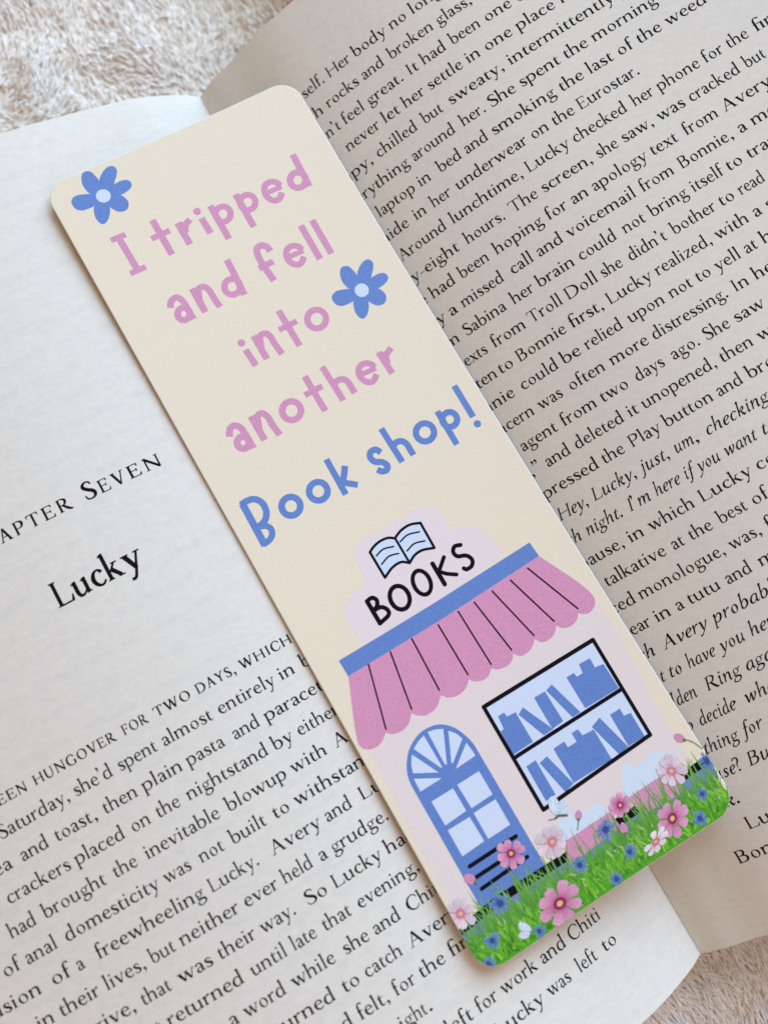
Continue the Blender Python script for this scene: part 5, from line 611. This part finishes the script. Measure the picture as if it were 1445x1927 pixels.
# ------------------------------------------------------------------ fleece blanket the book lies on
from mathutils import noise
def bz(x, y):
    """height (mm) of the blanket's backing"""
    n = noise.noise((x*.03, y*.03, 1.7))*3.0+noise.noise((x*.085, y*.085, 5.1))*1.3
    out = max(0.0, min(1.0, (abs(y)-86)/10)); 
    if x < -124: out = max(out, min(1.0, (-124-x)/10))
    z = -14.2+n*(0.15+0.85*out)
    if x > 16 and y > -100: # a fold of the blanket that holds the right-hand pages up
        zb = np.interp(x, XR, ZR)-15.35-9.3+4.9
        zb = zb if x < 109 else zb*max(0, 1-(x-109)/60)**2+(-14)*(1-max(0, 1-(x-109)/60)**2)
        t = min(1, (x-16)/20)*min(1, (y+100)/12); z = max(z, z*(1-t)+(zb-4.6)*t)
    return z
xs_ = np.arange(-230, 231, 3.0); ys_ = np.arange(-220, 241, 3.0)
V = [(x*MM, y_*MM, bz(x, y_)*MM) for x in xs_ for y_ in ys_]; ny = len(ys_)
F = [[i*ny+j, (i+1)*ny+j, (i+1)*ny+j+1, i*ny+j+1] for i in range(len(xs_)-1) for j in range(ny-1)]
FLE = (0.80, 0.745, 0.675)
M_fle = speckle(mat('fleece_backing', FLE, 1.0, 0.05), (0.90, 0.84, 0.76), 0.08, 300, 0.6, 700, 5e-4)
me = mesh_np('fleece_blanket', V, F); me.polygons.foreach_set('use_smooth', [True]*len(F))
bl = link('fleece_blanket', me, M_fle); tag(bl, 'cream plush fleece blanket spread under the open book', 'blanket')
def tuft_mat():
    m = mat('fleece_pile', FLE, 0.85, 0.25); N, L, b = nodes(m)
    oi = N.new('ShaderNodeAttribute'); oi.attribute_name = 'tone'; mx = N.new('ShaderNodeMix'); mx.data_type = 'RGBA'
    mx.inputs[6].default_value = (.89, .80, .69, 1); mx.inputs[7].default_value = (.975, .945, .91, 1); L.new(oi.outputs['Fac'], mx.inputs[0]); L.new(mx.outputs[2], b.inputs['Base Color'])
    b.inputs['Sheen Weight'].default_value = 0.3
    return m
def pile():
    rng = np.random.default_rng(3); pts = []
    def scatter(x0, x1, y0, y1, dens):
        n = int((x1-x0)*(y1-y0)*dens); pts.append(np.c_[rng.uniform(x0, x1, n), rng.uniform(y0, y1, n)])
    scatter(-105, 40, 88, 165, 2.3); scatter(-30, 55, -140, -89, 3.6)
    scatter(-190, 190, 88, 200, .7); scatter(-190, 190, -190, -89, .8); scatter(-190, -121, -89, 88, .35); scatter(100, 190, -89, 88, .35)
    P = np.vstack(pts); n = len(P)
    V = np.zeros((n, 5*4, 3), np.float32); tone = np.zeros((n, 20), np.float32)
    for i in range(n):
        x, y_ = P[i]; z = bz(x, y_)
        f1 = noise.noise((x*.045, y_*.045, 9.3)); f2 = noise.noise((x*.22, y_*.22, 3.3)); f3 = noise.noise((x*.10, y_*.10, 7.7))
        low_ = y_ < -86
        a = 1.1+f1*2.6+f2*1.0+rng.normal(0, .35)
        el = 0.62+f3*.55+rng.normal(0, .2); L_ = rng.uniform(1.9, 3.3)*(1+.25*f3); r = rng.uniform(.24, .40)
        if low_: a = -1.5+f1*.9+f2*.35+rng.normal(0, .22); L_ *= 1.6; r *= .62; el = .55+f3*.35+rng.normal(0, .12)
        d = np.array([math.cos(a)*math.cos(el), math.sin(a)*math.cos(el), math.sin(el)]); sd = np.array([-math.sin(a), math.cos(a), 0]); u = np.cross(d, sd)
        k1, k2 = rng.normal(0, .55), rng.normal(-.5, .45); p = np.array([x, y_, z-.3])
        tn = np.clip((1.0 if low_ else .5)+.35*f2+.25*f3+rng.normal(0, .16), 0, 1)  # tufts past the lower page edge coloured paler to make up for dim light
        for s in range(5):
            t = s/4; rr = r*(.9, 1.0, 1.0, .85, .35)[s]; ctr = p+d*L_*t+(sd*k1+u*-k2*-1)*(t*t)*L_*.32
            for q in range(4):
                an = q*math.pi/2+.4; V[i, s*4+q] = ctr+(sd*math.cos(an)+u*math.sin(an))*rr
            tone[i, s*4:s*4+4] = tn
    base = []
    for s in range(4):
        for q in range(4): base.append([s*4+q, s*4+(q+1) % 4, s*4+4+(q+1) % 4, s*4+4+q])
    base.append([16, 17, 18, 19]); base = np.array(base)
    F = (base[None]+(np.arange(n)*20)[:, None, None]).reshape(-1, 4)
    me = bpy.data.meshes.new('fleece_pile'); me.vertices.add(n*20); me.vertices.foreach_set('co', (V*MM).ravel())
    me.loops.add(F.size); me.loops.foreach_set('vertex_index', F.ravel().astype(np.int32)); me.polygons.add(len(F)); me.polygons.foreach_set('loop_start', np.arange(0, F.size, 4, dtype=np.int32))
    me.update(calc_edges=True); me.polygons.foreach_set('use_smooth', np.ones(len(F), bool))
    at = me.attributes.new('tone', 'FLOAT', 'POINT'); at.data.foreach_set('value', tone.ravel())
    return me
po = link('fleece_pile', pile(), tuft_mat(), bl); po['kind'] = 'stuff'
